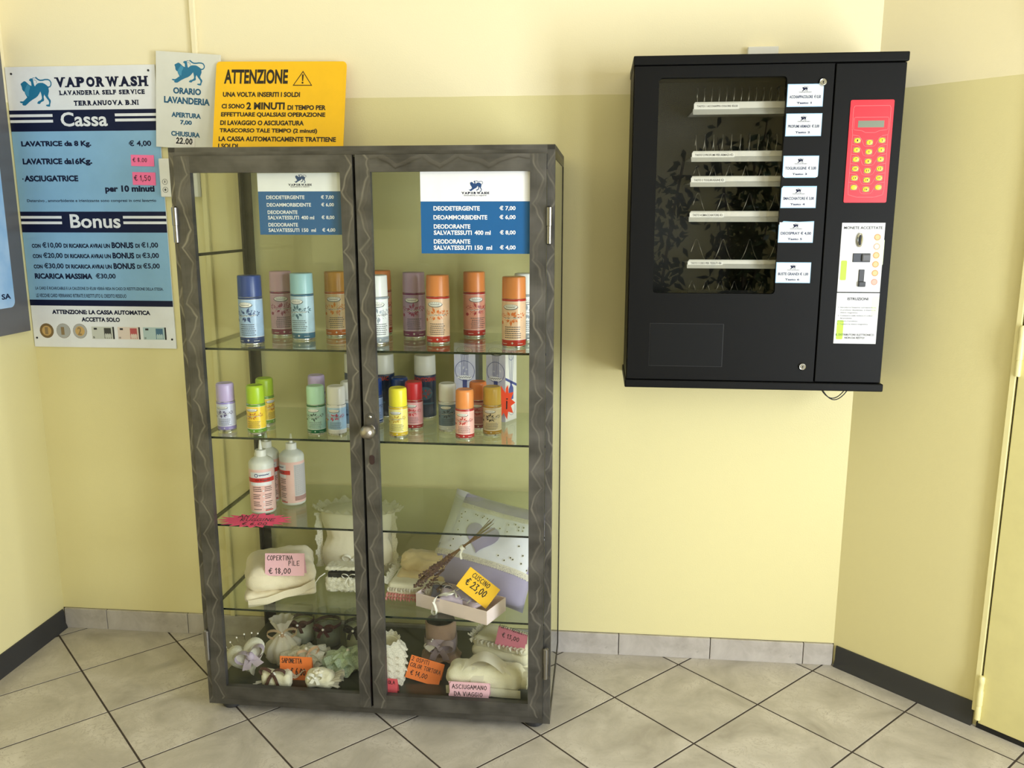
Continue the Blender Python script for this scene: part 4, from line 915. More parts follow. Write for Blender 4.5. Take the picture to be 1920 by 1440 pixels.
spray(.689, .180, Z2, MINI, WSLA, 'white capped small spray can with slate grey label', seed=36, group=g2)
spray(.752, .098, Z2, MINI, OMIN, 'bright orange capped small spray can in the front row', seed=37, rot=2, group=g2)
spray(.772, .213, Z2, MINI, OMI2, 'darker orange capped small spray can behind the front orange one', seed=38, group=g2)
spray(.822, .146, Z2, MINI, GOLD, 'gold capped small spray can at the right of the second shelf', seed=39, rot=0, group=g2)

# tall perfume boxes
M_LAV = speckle_mat('box_lavender', (196,198,226), (222,222,238), 9, 0.35); M_BXB = mat('box_blue', (64,76,140), rough=0.4); M_BXN = mat('box_navy', (26,32,60), rough=0.35); M_BXW = slab_mat('box_white', (226,224,216), 0.4)
def perfume_box(x, y, rot, label, side_white, seed):
    o = thing('perfume_box', label, 'box', CW(x, y, Z2, 0, 0, rot), 'tall lavender perfume boxes')
    w, d, h = .034, .031, .232; rnd = random.Random(seed)
    mb = MB(); mb.box(-w, w, -d, d, 0, h, [0, 0, 0, 0, 1, 2]); bo = mb.build('carton', [M_LAV, M_BXN, M_BXW if side_white else M_BXN], o)
    p = MB(); y_ = -d-.0003
    badge(p, 0, h-.022, .025, .0105, y_, 0, 1, rnd)
    p.ring(0, .148, .0300, .0315, 2, None, y_, 32)
    for k in range(5): strip(p, [((k-2)*.005, .125), ((k-2)*.0045, .165), ((k-2)*.0055, h-.034)], .0014, 2, y_)
    p.rect(-.007, .007, .085, .128, 2, None, y_); ell(p, 0, .090, .020, .006, 2, y_)
    script(p, -.020, .020, .128, .003, .0016, 1, y_-.0004, rnd); ell(p, 0, .128, .024, .0065, 3, y_-.0002)
    for k in range(9):
        cx, cz = rnd.uniform(-.024, .024), rnd.uniform(.118, .176); p.rect(cx-.0035, cx+.0035, cz-.0004, cz+.0004, 3, None, y_-.0003); p.rect(cx-.0004, cx+.0004, cz-.0035, cz+.0035, 3, None, y_-.0003)
    p.ring(0, .045, .020, .0212, 2, None, y_, 24)
    p.build('front_print', [M_BADGE, M_BADGEI, M_BXB, mat('sparkle_white', (244,244,250))], bo)
    if side_white:
        q = MB(); TT = Matrix.Translation((w+.0003, 0, 0)) @ Matrix.Rotation(PI/2, 4, 'Z')
        def L(P, wd): 
            m2 = MB(); strip(m2, P, wd, 0, 0); q.add(m2.v, m2.f, 0, TT)
        for k in range(4): L([((k-1.5)*.004, .115), ((k-1.5)*.008, .190), ((k-1.5)*.009, .225)], .0016)
        q.poly([(-.005,.118),(.005,.118),(.005,.108),(.013,.098),(.013,.066),(.011,.064),(-.011,.064),(-.013,.066),(-.013,.098),(-.005,.108)], 0, TT)
        q.ring(0, .195, .011, .0125, 0, TT, 0); q.ring(.004, .035, .018, .019, 0, TT, 0)
        q.add([(-.031,0,.135),(.031,0,.108),(.031,0,.100),(-.031,0,.127)], [(0,3,2,1)], 0, TT)
        q.build('side_print', M_BXB, bo)
perfume_box(.724, .345, -12, 'lavender perfume carton, left of the two tall boxes on the second shelf', False, 41)
perfume_box(.826, .330, -26, 'lavender perfume carton with a whisk drawing on its white side', True, 42)
def starburst(n, rx, rz, dep, rnd, ph=0):
    P = []
    for i in range(2*n):
        a = ph+PI*i/n; k = 1.0 if i % 2 == 0 else dep
        k *= rnd.uniform(.93, 1.05); P.append((rx*k*math.cos(a), rz*k*math.sin(a)))
    return P
rnd = random.Random(3)
o = thing('price_star', 'red-orange starburst price card leaning on the perfume cartons', 'price card', CW(.838, .276, Z2+.005, -8, 0, -6))
mb = MB(); mb.slab([(p[0], p[1]+.058) for p in starburst(10, .036, .054, .62, rnd)], .0008); mb.build('card', mat('star_red', (250,78,40), rough=0.6), o)
mb = MB(); put_hand(mb, 'i', .006, .012, .054, .030, 0, None, -.0006, .12); mb.build('handwriting', M_INK, o)

# rust-remover bottles
M_PLAS = mat('milky_plastic', (222,222,214), rough=0.35); 
bs = M_PLAS.node_tree.nodes['Principled BSDF']; bs.inputs['Subsurface Weight'].default_value = 0.25; bs.inputs['Subsurface Radius'].default_value = (.01,.01,.01)
M_NOZ = mat('white_plastic', (236,235,230), rough=0.35); M_PKL = speckle_mat('bottle_label_pink', (236,188,180), (244,214,208), 12, 0.4); M_BRED = mat('bottle_red', (206,50,46), rough=0.4)
def bottle(x, y, rot, label, side):
    o = thing('squeeze_bottle', label, 'bottle', CW(x, y, Z3, 0, 0, rot), 'rust remover squeeze bottles on the third shelf')
    r = .0365; mb = MB()
    mb.lathe([(r*.88, 0), (r*.97, .002), (r, .006), (r, .009), (r+.0003, .0092), (r+.0003, .136), (r, .1362), (r, .149), (r*.96, .154), (r*.80, .161), (r*.50, .168), (r*.42, .171)], 28, [0,0,0,0,1,1,0,0,0,0,0]); b = mb.build('bottle_body', [M_PLAS, M_PKL], o, smooth=45)
    mb = MB(); mb.lathe([(.0158, .168), (.0162, .170), (.0160, .187), (.0150, .1885), (.006, .189)], 22); cpo = mb.build('screw_cap', M_NOZ, o, smooth=40)
    mb = MB(); mb.lathe([(.0062, .188), (.0052, .196), (.0034, .210), (.0026, .2165), (.001, .217)], 14); mb.build('nozzle', M_NOZ, cpo, smooth=50)
    p = MB(); y_ = -.0008; R_ = random.Random(int(x*1000))
    for i in range(10): p.rect(-r*1.2+r*.24*i, -r*1.2+r*.24*(i+1), .098, .111, 1, None, y_)
    for i in range(8): p.rect(-r*.9+r*.22*i, -r*.9+r*.22*(i+1), .111, .128, 0, None, y_)
    for i in range(8): p.rect(-r*.9+r*.22*i, -r*.9+r*.22*(i+1), .088, .098, 0, None, y_)
    put_text(p, 'Oil Ruggine', -.016, .026, .1045, .0072, 2, None, y_-.0003, .01)
    ell(p, -.013, .119, .0055, .0055, 3, y_-.0003); ell(p, -.013, .119, .0036, .0036, 0, y_-.0005); script(p, -.006, .024, .1195, .0018, .0024, 3, y_-.0003, R_)
    for k in range(13):
        zz = .083-.0056*k
        if k % 4 == 3: continue
        for a, e in ((-.026, -.002+R_.uniform(-.005, .003)), (.009, .030+R_.uniform(-.005, .003))):
            q = 5
            for i in range(q): p.rect(a+(e-a)*i/q, a+(e-a)*(i+.88)/q, zz-.0009, zz+.0009, 2, None, y_-.0002)
    for k in range(4): ell(p, .005, .072-.0165*k, .0026, .0026, 0, y_-.0002, 6)
    for i in range(4): p.rect(.008+.006*i, .014+.006*i, .0105, .0135, 1, None, y_-.0002)
    # back-of-bottle text block
    for i in range(10): p.rect(r*1.5+.005*i, r*1.5+.005*(i+1), .030, .128, 4, None, y_)
    for k in range(26):
        for i in range(7): p.rect(r*1.55+.0065*i, r*1.55+.0065*i+.0055, .124-.0036*k, .1254-.0036*k, 5, None, y_-.0002)
    for i in range(10): p.rect(r*1.5+.005*i, r*1.5+.005*(i+1), .016, .030, 6, None, y_)
    p.warp(wrapcyl(r)); p.build('label_print', [M_WHITE, M_BRED, mat('bottle_ink', (56,40,46)), mat('bottle_blue', (34,52,110)), mat('bottle_grey', (206,202,204)), mat('bottle_text', (150,146,152)), mat('bottle_mauve', (170,130,126))], b)
bottle(.134, .158, 18, 'white nozzle squeeze bottle in front, its pink and red label facing out', 0)
bottle(.196, .240, -58, 'white nozzle squeeze bottle on the right showing its grey text panel', 1)
bottle(.113, .252, 20, 'white nozzle squeeze bottle half hidden behind the other two', 0)
rnd = random.Random(11)
o = thing('price_star', 'neon pink starburst card reading ANTI RUGGINE on the third shelf edge', 'price card', CW(.143, .068, Z3+.003, -90+5, 0, 6))
mb = MB(); mb.slab(starburst(19, .106, .050, .72, rnd, .1), .0007); mb.build('card', mat('star_pink', (255,76,128), rough=0.6), o)
mb = MB(); put_hand(mb, 'ANTI', -.052, .004, .024, .017, 0, None, -.0006, .12); put_hand(mb, 'RUGGINE', -.040, .058, .002, .018, 0, None, -.0006, .12); put_hand(mb, '€ 6,00', -.028, .042, -.024, .018, 0, None, -.0006, .12); mb.build('handwriting', M_INK, o)

# ================================================================== goods: soft furnishings on the lower shelves
def softbox(w, d, h, n=(12, 12, 5), r=.012, amp=.003, freq=40, seed=0, bulge=0.0):
    """cushiony block centred on x,y standing on z=0"""
    idx = {}; vs = []; fs = []
    def vid(p):
        k = tuple(round(c, 5) for c in p)
        if k not in idx: idx[k] = len(vs); vs.append(p)
        return idx[k]
    nx, ny, nz = n
    def face(fn, a, b):
        for i in range(a):
            for j in range(b):
                fs.append(tuple(vid(fn(u/a, v/b)) for u, v in ((i, j), (i+1, j), (i+1, j+1), (i, j+1))))
    face(lambda u, v: (u*2-1, v*2-1, 1), nx, ny); face(lambda u, v: (u*2-1, 1-v*2, -1), nx, ny)
    face(lambda u, v: (u*2-1, -1, v*2-1), nx, nz); face(lambda u, v: (1-u*2, 1, v*2-1), nx, nz)
    face(lambda u, v: (1, u*2-1, v*2-1), ny, nz); face(lambda u, v: (-1, 1-u*2, v*2-1), ny, nz)
    out = []; hx, hy, hz = w/2, d/2, h/2
    for p in vs:
        q = Vector((p[0]*hx, p[1]*hy, p[2]*hz))
        inn = Vector((max(-hx+r, min(hx-r, q.x)), max(-hy+r, min(hy-r, q.y)), max(-hz+min(r, hz*.98), min(hz-min(r, hz*.98), q.z))))
        dv = q-inn; nrm = dv.normalized() if dv.length > 1e-6 else Vector((0, 0, p[2]))
        q = inn+nrm*min(r, hz*.98) if dv.length > 1e-6 else q
        if bulge: q.z += bulge*(1-p[0]**2)*(1-p[1]**2)*(1 if p[2] > 0 else 0)
        nn = noise.noise(Vector((q.x*freq+seed*7.1, q.y*freq, q.z*freq*1.3)))+.5*noise.noise(Vector((q.x*freq*2.6, q.y*freq*2.6+seed, q.z*freq*3)))
        q += nrm*nn*amp; out.append((q.x, q.y, q.z+hz))
    zmin = min(p[2] for p in out); return [(p[0], p[1], p[2]-zmin) for p in out], fs
def pillow(w, h, t, n=26, pinch=.06, amp=.004, freq=22, seed=0):
    """cushion in the x,z plane, thickness along y; returns verts, faces, surface function"""
    def surf(u, v, side=-1, off=0.0):
        x = w/2*u*(1-pinch*(1-v*v)); z = h/2*v*(1-pinch*(1-u*u))
        th = t/2*(max(0, (1-u**4))*max(0, (1-v**4)))**.5
        nz = noise.noise(Vector((x*freq+seed, z*freq, side*3)))*amp*min(1, th/(t*.15+1e-6))
        return Vector((x, side*(th+nz+off), z))
    vs = []; fs = []; idx = {}
    for s_ in (-1, 1):
        for i in range(n+1):
            for j in range(n+1):
                edge = i in (0, n) or j in (0, n)
                k = (i, j, 0 if edge else s_)
                if k not in idx: idx[k] = len(vs); vs.append(surf(-1+2*i/n, -1+2*j/n, s_))
        g = lambda i, j: idx[(i, j, 0 if (i in (0, n) or j in (0, n)) else s_)]
        for i in range(n):
            for j in range(n):
                f = (g(i, j), g(i+1, j), g(i+1, j+1), g(i, j+1)); fs.append(f if s_ == -1 else f[::-1])
    return vs, fs, surf
def ruffle(mb, path, depth, wave, turns, mi=0, closed=False, droop=0.0, rnd=None, sub=8):
    """gathered frill: path = list of (point, outward); every vertex row waves up and down"""
    P = [(Vector(a), Vector(b).normalized()) for a, b in path]; k = len(P); n = (k if closed else k-1)*sub
    vs = []; rows_ = 4
    for i in range(n+(0 if closed else 1)):
        t = i/sub; a = int(t) % k; b = (a+1) % k if closed else min(k-1, a+1); f = t-int(t)
        c = P[a][0].lerp(P[b][0], f); o = P[a][1].lerp(P[b][1], f).normalized(); ph = 2*PI*turns*i/n
        dep = depth*(1+.18*math.sin(ph*.37+1))
        for r_ in range(rows_+1):
            q = r_/rows_; sc = dep*(1+.10*abs(math.sin(ph/2)) if r_ == rows_ else 1)
            vs.append(c+o*sc*q+Vector((0, 0, wave*q*math.sin(ph)-droop*q*q)))
    m = rows_+1; cnt = n if closed else n
    tot = n if closed else n+1
    fs = [(i*m+j, ((i+1) % tot)*m+j, ((i+1) % tot)*m+j+1, i*m+j+1) for i in range(cnt) for j in range(rows_)]
    mb.add(vs, fs, mi)
def bow(mb, c, s, mi=0, T=None, wd=.008, seed=0):
    """two loops and two tails of ribbon lying roughly in the x,z plane"""
    rnd = random.Random(seed)
    for sx in (-1, 1):
        P = []
        for i in range(13):
            a = 2*PI*i/12; P.append((c[0]+sx*s*.55*(1-math.cos(a)), c[1]-s*.30*math.sin(a)*.6, c[2]+s*.42*math.sin(a)+s*.1*(1-math.cos(a))))
        mb.ribbon(P, (0, wd, wd*.35), mi, T)
        P = [(c[0]+sx*s*.55*q, c[1]-.002-.004*q, c[2]-s*(.9+rnd.uniform(-.1, .2))*q+.1*s*math.sin(q*PI)) for q in (0, .25, .5, .75, 1)]
        mb.ribbon(P, (wd, 0, wd*.2*sx), mi, T)
    mb.sphere((c[0], c[1]-.002, c[2]), wd*.55, mi, 8, T)
M_CREAM = cloth_mat('cream_fleece', (238,226,200), (226,212,182), 420, bump=.5); M_IVORY = cloth_mat('ivory_satin', (234,226,206), (222,212,188), 160, rough=.6, bump=.25)
M_LILAC = cloth_mat('lilac_cotton', (168,160,186), (156,148,178), 500, bump=.15); M_EYEL = cloth_mat('white_eyelet', (224,224,230), (212,212,222), 500, bump=.2)
M_BEIGE = cloth_mat('beige_towel', (216,196,150), (202,180,132), 500, bump=.6); M_OFFW = cloth_mat('offwhite_towel', (226,220,196), (214,206,178), 480, bump=.6); M_TAUPE = cloth_mat('taupe_towel', (172,144,124), (160,130,112), 480, bump=.6)
M_LACE = sheer_mat('white_lace', (236,230,214), 0.8, 420, .56); M_LACEP = sheer_mat('pink_lace', (232,160,152), 0.55, 420, .5); M_LACEG = sheer_mat('mint_lace', (206,220,196), 0.75, 380, .56); M_TULLE = sheer_mat('tulle', (236,230,216), 0.30); M_TULLEC = sheer_mat('champagne_organza', (226,196,162), 0.30)
M_CROC = cloth_mat('crochet', (228,224,206), (206,200,178), 260, bump=1.0); M_RIB = cloth_mat('satin_ribbon_white', (238,234,222), None, 80, rough=.4, bump=.05, sheen=0); M_RIBB = cloth_mat('satin_ribbon_brown', (84,56,48), None, 80, rough=.45, bump=.05, sheen=0)
M_RIBL = cloth_mat('satin_ribbon_mauve', (178,160,166), None, 80, rough=.4, bump=.05, sheen=0); M_PEARL = mat('pearl', (240,234,226), rough=.15); M_SILV = cloth_mat('satin_lilac', (196,180,196), None, 60, rough=.4, bump=.05, sheen=0)
M_CARDP = mat('card_pink', (238,186,200), rough=.7); M_CARDY = mat('card_yellow', (248,196,40), rough=.7); M_CARDO = mat('card_orange', (240,124,52), rough=.7); M_CARDR = mat('card_coral', (226,86,96), rough=.7); M_CARDM = mat('card_rose', (196,112,132), rough=.7)
def card(name, M, w, h, m, texts, label, tent=.03, pts=None):
    """folded paper price tent: front leaf, back leaf, felt-pen writing"""
    o = thing(name, label, 'price card', M)
    P = pts or [(0, 0), (w, 0), (w, h), (0, h)]
    mb = MB(); mb.slab(P, .0006); mb.build('front_leaf', m, o)
    if tent:
        mb = MB(); mb.add([(0, .0006, h), (w, .0006, h), (w, tent, .0), (0, tent, .0)], [(1,0,3,2)]); mb.build('back_leaf', m, o)
    mb = MB()
    for t, x0, x1, z, hh in texts: put_hand(mb, t, x0*w, x1*w, z*h, hh*h, 0, None, -.0005, .13)
    mb.build('handwriting', M_INK, o); return o

# ---- shelf four
o = thing('folded_blanket', 'folded cream fleece baby blanket on the fourth shelf', 'blanket', CW(.158, .198, Z4, 0, 0, 22))
zz = 0
for k, (w, d, h, dx, dy) in enumerate(((.205, .212, .024, 0, 0), (.202, .206, .066, .001, .004))):
    vs, fs = softbox(w, d, h, (24, 24, 9), h*.48, .0060, 20, k+3, .012 if k == 1 else 0)
    mb = MB(); mb.add(vs, fs, 0, Matrix.Translation((dx, dy, zz))); mb.build('fold', M_CREAM, o, smooth=True); zz += h-.004
mb = MB(); P = [(-.095, -.112, .004), (-.040, -.118, .010), (.010, -.113, .022), (.055, -.116, .030), (.098, -.105, .044)]
mb.ribbon(P, [(0, -.004, .024)]*5); mb.build('turned_hem', M_CREAM, o, smooth=True)
card('price_card', CW(.150, .100, Z4+.076, -12, 0, 6), .116, .066, M_CARDP, [('COPERTINA', .06, .70, .80, .20), ('PILE', .60, .88, .56, .20), ('€ 18,00', .10, .66, .22, .24)], 'pale pink card reading COPERTINA PILE standing on the cream blanket', .03)
# white cushion, gathered at the waist
o = thing('lace_cushion', 'white satin cushion with lace frill standing behind the middle door stile', 'cushion', CW(.368, .335, Z4))
mb = MB(); prof = [(.02, 0), (.090, .002), (.112, .012), (.121, .034), (.123, .062), (.119, .090), (.109, .112), (.104, .124), (.106, .136), (.115, .156), (.121, .182), (.122, .202), (.112, .212), (.05, .216)]
mb.lathe(prof, 72, 0, None, True, 1, 1)
def _cush(p):
    a = math.atan2(p.y, p.x); r = math.hypot(p.x, p.y)
    k = (abs(math.cos(a))**3.2+abs(math.sin(a))**3.2)**(-1/3.2)
    w = math.exp(-((p.z-.124)/.022)**2)
    r2 = r*k*(1+.035*w*math.sin(30*a)+.06*noise.noise(Vector((p.x*22, p.y*22, p.z*26)))+.025*noise.noise(p*60))
    return Vector((r2*math.cos(a)*.93, r2*math.sin(a)*.42, p.z+.004*noise.noise(p*30)))
mb.warp(_cush)
bo = mb.build('cushion_body', M_IVORY, o, smooth=True)
mb = MB(); ruffle(mb, [((.118*math.cos(a), .052*math.sin(a), .205), (math.cos(a), math.sin(a)*.6, .45)) for a in [2*PI*i/24 for i in range(24)]], .026, .006, 26, 0, True); mb.build('lace_frill', M_LACE, o, smooth=True)
mb = MB(); bow(mb, (-.01, -.052, .060), .028, 0, None, .008, 2); mb.build('bow', M_RIB, o, smooth=True)
for xs in (-1, 1): mb = MB(); ruffle(mb, [((xs*.112, -.02, .02+.018*i), (xs, -.5, .05)) for i in range(11)], .020, .004, 11); mb.build('lace_frill', M_LACE, o, smooth=True)
mb = MB(); ruffle(mb, [((.118*math.cos(a), .054*math.sin(a), .045), (math.cos(a), math.sin(a)*.6, -.1)) for a in [-.9+1.8*i/10 for i in range(11)]], .016, .004, 12); mb.build('lace_frill', M_LACE, o, smooth=True)
# crochet box
o = thing('crochet_box', 'small white crocheted box with ribbon, in front of the lace cushion', 'box', CW(.357, .196, Z4, 0, 0, 3))
vs, fs = softbox(.098, .062, .046, (26, 16, 12), .008, .0050, 150, 5); mb = MB(); mb.add(vs, fs); mb.build('box_body', M_CROC, o, smooth=True)
mb = MB(); mb.box(-.040, .042, -.026, .026, .047, .064); mb.build('dark_inside', M_DARK, o)  # dark block painted for the shade under the open lid
vs, fs = softbox(.100, .064, .012, (26, 16, 3), .006, .003, 150, 8); mb = MB(); mb.add(vs, fs, 0, TR(0, .006, .064, -6)); mb.build('lid', M_CROC, o, smooth=True)
mb = MB(); bow(mb, (.026, -.036, .056), .020, 0, None, .004, 3); mb.build('bow', M_RIB, o, smooth=True)
mb = MB(); mb.tube([(-.05, -.02, .06), (-.066, -.028, .05), (-.082, -.03, .028), (-.088, -.03, .006)], .0018, 6); mb.build('cord', M_RIB, o, smooth=True)
# towels with pink lace
o = thing('folded_towels', 'cream towel set with pink lace hems folded beside the lace cushion', 'towels', CW(.592, .218, Z4, 0, 0, -4))
zz = 0
for k, (h, w, d, m) in enumerate(((.014, .176, .150, M_OFFW), (.014, .172, .146, M_OFFW), (.022, .166, .140, M_OFFW))):
    vs, fs = softbox(w, d, h, (18, 14, 4), h*.45, .003, 30, k+11); mb = MB(); mb.add(vs, fs, 0, Matrix.Translation((0, 0, zz))); mb.build('towel', m, o, smooth=True)
    mb = MB(); ruffle(mb, [((-w/2+w*i/10, -d/2+.004, zz+h*.5), (0, -1, -.15)) for i in range(11)], .013, .0045, 20, 0, False, .003); mb.build('lace_hem', M_LACEP if k < 2 else M_LACE, o, smooth=True)
    zz += h-.003
mb = MB(); ruffle(mb, [((-.082, -.070+.14*i/8, .048-.006*(8-i)/8), (-1, 0, .3)) for i in range(9)], .020, .005, 14); mb.build('lace_hem', M_LACE, o, smooth=True)
vs, fs = softbox(.160, .085, .060, (20, 14, 10), .028, .009, 34, 31); mb = MB(); mb.add(vs, fs, 0, TR(.010, .036, zz, 0, 0, -3)); mb.build('rolled_towel', M_BEIGE, o, smooth=True)
vs, fs = softbox(.150, .060, .018, (16, 10, 4), .008, .004, 30, 33); mb = MB(); mb.add(vs, fs, 0, TR(.006, .006, zz-.002, 12, 0, -3)); mb.build('towel_flap', M_BEIGE, o, smooth=True)
# big lilac cushion leaning on the back
Xp = Vector((.955, -.255, -.135)).normalized(); Zp = Vector((.08, .62, .78)); Zp = (Zp-Xp*Zp.dot(Xp)).normalized(); Yp = Zp.cross(Xp)
PMx = Matrix(((Xp.x, Yp.x, Zp.x, .793), (Xp.y, Yp.y, Zp.y, .268), (Xp.z, Yp.z, Zp.z, .436), (0, 0, 0, 1)))
o = thing('heart_cushion', 'large lilac cushion with white eyelet band and appliqué heart', 'cushion', CM @ PMx)
pw, ph = .330, .312
vs, fs, sf = pillow(pw, ph, .100, 28, .05, .006, 16, 4); mb = MB(); mb.add(vs, fs); body = mb.build('cushion_body', M_LILAC, o, smooth=True)
def patch(u0, u1, v0, v1, off, n=20, m=14, fn=None):
    vs = []; fs = []
    for i in range(n+1):
        for j in range(m+1):
            u = u0+(u1-u0)*i/n; v = v0+(v1-v0)*j/m
            if fn: u, v = fn(u, v)
            vs.append(sf(u, v, -1, off))
    for i in range(n):
        for j in range(m): a = i*(m+1)+j; fs.append((a, a+m+1, a+m+2, a+1))
    return vs, fs
mb = MB(); mb.add(*patch(-1, 1, -.34, .66, .0015)); band = mb.build('eyelet_band', M_EYEL, o, smooth=True)
for v0, v1 in ((-.43, -.31), (.60, .70)): mb = MB(); mb.add(*patch(-1, 1, v0, v1, .003, 90, 3, lambda u, v: (u, v+(.012*math.sin(u*150) if abs(v-v0) < .01 else 0)))); mb.build('lace_edge', M_LACE, o, smooth=True)
mb = MB(); mb.add(*patch(-1, -.72, -.2, 1, .004, 6, 14)); mb.build('white_border', M_EYEL, o, smooth=True)
H = []
for i in range(40):
    t = 2*PI*i/40; H.append((.36*(16*math.sin(t)**3)/17-.10, .36*(13*math.cos(t)-5*math.cos(2*t)-2*math.cos(3*t)-math.cos(4*t))/17+.10))
mb = MB(); cu, cv = -.10, .10; nr = 6; vs2 = [sf(cu, cv, -1, .0045)]
for r_ in range(1, nr+1): vs2 += [sf(cu+(p[0]-cu)*r_/nr, cv+(p[1]-cv)*r_/nr, -1, .0045) for p in H]
f2 = [(0, 1+(i+1) % 40, 1+i) for i in range(40)]
for r_ in range(nr-1):
    f2 += [(1+r_*40+i, 1+r_*40+(i+1) % 40, 1+(r_+1)*40+(i+1) % 40, 1+(r_+1)*40+i) for i in range(40)]
mb.add(vs2, f2); mb.build('heart', M_LILAC, o, smooth=True)
rnd = random.Random(5); mb = MB()
for i in range(46):
    u = rnd.uniform(-.66, .95); v = rnd.uniform(-.27, .56)
    if (u+.10)**2/.16+(v-.08)**2/.17 < 1: continue
    c = sf(u, v, -1, .0032); k = 7
    mb.add([c+Vector(((.0022)*math.cos(2*PI*j/k), 0, .0022*math.sin(2*PI*j/k))) for j in range(k)], [tuple(range(k))]); mb.ring(c.x, c.z, .0023, .0042, 1, None, c.y-.0003, 8)
mb.build('eyelets', [M_DARK, M_RIB], band, kind='stuff')
# dried lavender
o = thing('lavender_bunch', 'bunch of dried lavender tied with white ribbon lying on the lilac cushion', 'dried flowers', CW(.736, .128, .492))
rnd = random.Random(9); st = MB(); fl = MB()
for k in range(17):
    a = rnd.uniform(-.030, .030); b = rnd.uniform(-.016, .016); L = rnd.uniform(.75, 1.0)
    p0 = Vector((.082+rnd.uniform(-.01, .014), .010+a*.4, .066+b*1.2)); p1 = Vector((rnd.uniform(-.003, .003), rnd.uniform(-.003, .003), rnd.uniform(-.003, .003))); p2 = Vector((-.150*L+a*.3, -.012+a*.5, -.118*L+b*1.6-a*.9))
    pts = [p0, p0.lerp(p1, .6), p1, p1.lerp(p2, .35)+Vector((0, 0, .004)), p1.lerp(p2, .7), p2]
    st.tube(pts, .0009, 4)
    for q in range(22):
        t = .52+.48*q/21 if k % 3 else .30+.5*q/21
        c = p1.lerp(p2, t)+Vector((rnd.uniform(-.0045, .0045), rnd.uniform(-.003, .003), rnd.uniform(-.0045, .0045))); fl.sphere(c, rnd.uniform(.0017, .0032), 0, 5, None, (1.5, 1, 1.1))
st.build('stems', cloth_mat('dried_stem', (140,106,64), (110,80,46), 200), o, kind='stuff'); fl.build('flower_heads', cloth_mat('dried_flower', (96,66,48), (70,48,40), 300), o, kind='stuff')
mb = MB(); mb.lathe([(.0075, -.006), (.0085, 0), (.0075, .006)], 14, 0, Matrix.Rotation(math.radians(52), 4, 'Y'), False); mb.ribbon([(0, -.007, -.004), (-.004, -.012, -.016), (-.001, -.014, -.030)], (.006, 0, .001)); mb.build('ribbon_tie', M_RIB, o, smooth=True)
# shallow pink box lid with sachets
bang = -23.8; ca, sa = math.cos(math.radians(bang)), math.sin(math.radians(bang))
BX = CW(.600, .108, Z4+.0003, 0, 0, bang)
M_BPK = slab_mat('pale_pink_carton', (236,216,214), .5)
o = thing('gift_box_lid', 'shallow pale pink carton tray holding lavender sachets', 'box', BX)
bw, bd, bh, th = .243, .104, .041, .0022
mb = MB(); mb.box(0, bw, 0, bd, 0, th); mb.build('base', M_BPK, o)
for x0, x1, y0, y1 in ((0, bw, 0, th), (0, bw, bd-th, bd), (0, th, th, bd-th), (bw-th, bw, th, bd-th)): mb = MB(); mb.box(x0, x1, y0, y1, th, bh); mb.build('side', M_BPK, o, bevel=.0006)
def sachet(x, y, z, rx, ry, rz, w, h, t, m, label, ribm, seed):
    so_ = thing('lavender_sachet', label, 'sachet', BX @ TR(x, y, z, rx, ry, rz), 'sachets in the pink box')
    w *= 1.25; h *= 1.2; t *= 1.25; vs, fs, _ = pillow(w, h, t, 14, .12, .004, 40, seed); mb = MB(); mb.add(vs, fs); mb.build('bag', m, so_, smooth=True)
    mb = MB(); bow(mb, (0, -t*.5, h*.18), w*.34, 0, None, .005, seed); mb.build('ribbon', ribm, so_, smooth=True)
sachet(.135, .066, .044, -62, 0, -12, .075, .060, .026, M_LILAC, 'lilac fabric sachet at the back of the pink box', M_RIB, 1)
sachet(.105, .036, .038, -70, 8, 22, .065, .048, .018, M_SILV, 'shiny pale lilac sachet at the front of the pink box', M_RIB, 2)
sachet(.162, .042, .032, -74, 0, -26, .070, .040, .014, M_SILV, 'flat pale lilac sachet on the right of the pink box', M_RIB, 3)
sachet(.050, .056, .032, -66, 0, 30, .050, .044, .020, cloth_mat('slate_fabric', (112,110,130), None, 300), 'slate grey sachet at the left end of the pink box', M_RIBB, 4)
o = thing('dried_posy', 'small brown dried flower posy inside the pink box', 'dried flowers', BX @ TR(.075, .05, .034))
rnd = random.Random(4); mb = MB()
for k in range(60): mb.sphere((rnd.uniform(-.026, .05), rnd.uniform(-.02, .02), rnd.uniform(-.008, .012)), rnd.uniform(.0018, .0042), k % 2, 5, None, (1.3, 1, .8))
mb.build('flower_heads', [cloth_mat('posy_brown', (132,108,84), (96,76,58), 200), cloth_mat('posy_cream', (206,186,156), None, 200)], o, kind='stuff')
mb = MB(); mb.tube([(-.02, 0, 0), (.06, -.01, .006)], .0015, 5); mb.build('stem', M_RIBB, o)
o = thing('ribbon_loop', 'white satin ribbon loop hanging over the front of the pink box', 'ribbon', BX @ TR(.088, -.0035, .040))
mb = MB()
P = [(.012, .030, .012), (.002, .018, .014), (-.010, .004, .010), (-.014, -.004, .002), (-.018, -.005, -.012), (-.024, -.004, -.028), (-.026, -.004, -.040), (-.020, -.004, -.048), (-.012, -.005, -.046), (-.008, -.006, -.034), (-.012, -.007, -.018), (-.018, -.008, -.006)]
mb.ribbon(P, [(.002, .009, .002)]*4+[(.002, .007, .001)]*8); mb.ribbon([(.012, .030, .012), (.030, .026, .016), (.024, .012, .018), (-.004, .006, .012)], (.002, .012, .002)); mb.build('ribbon', M_RIB, o, smooth=True)
card('price_card', CW(.727, .066, Z4+.088, -14, 35.5, -6), .106, .068, M_CARDY, [('CUSCINO', .18, .72, .82, .20), ('€ 23,00', .14, .78, .46, .30)], 'yellow card reading CUSCINO tilted in the pink box', .030)

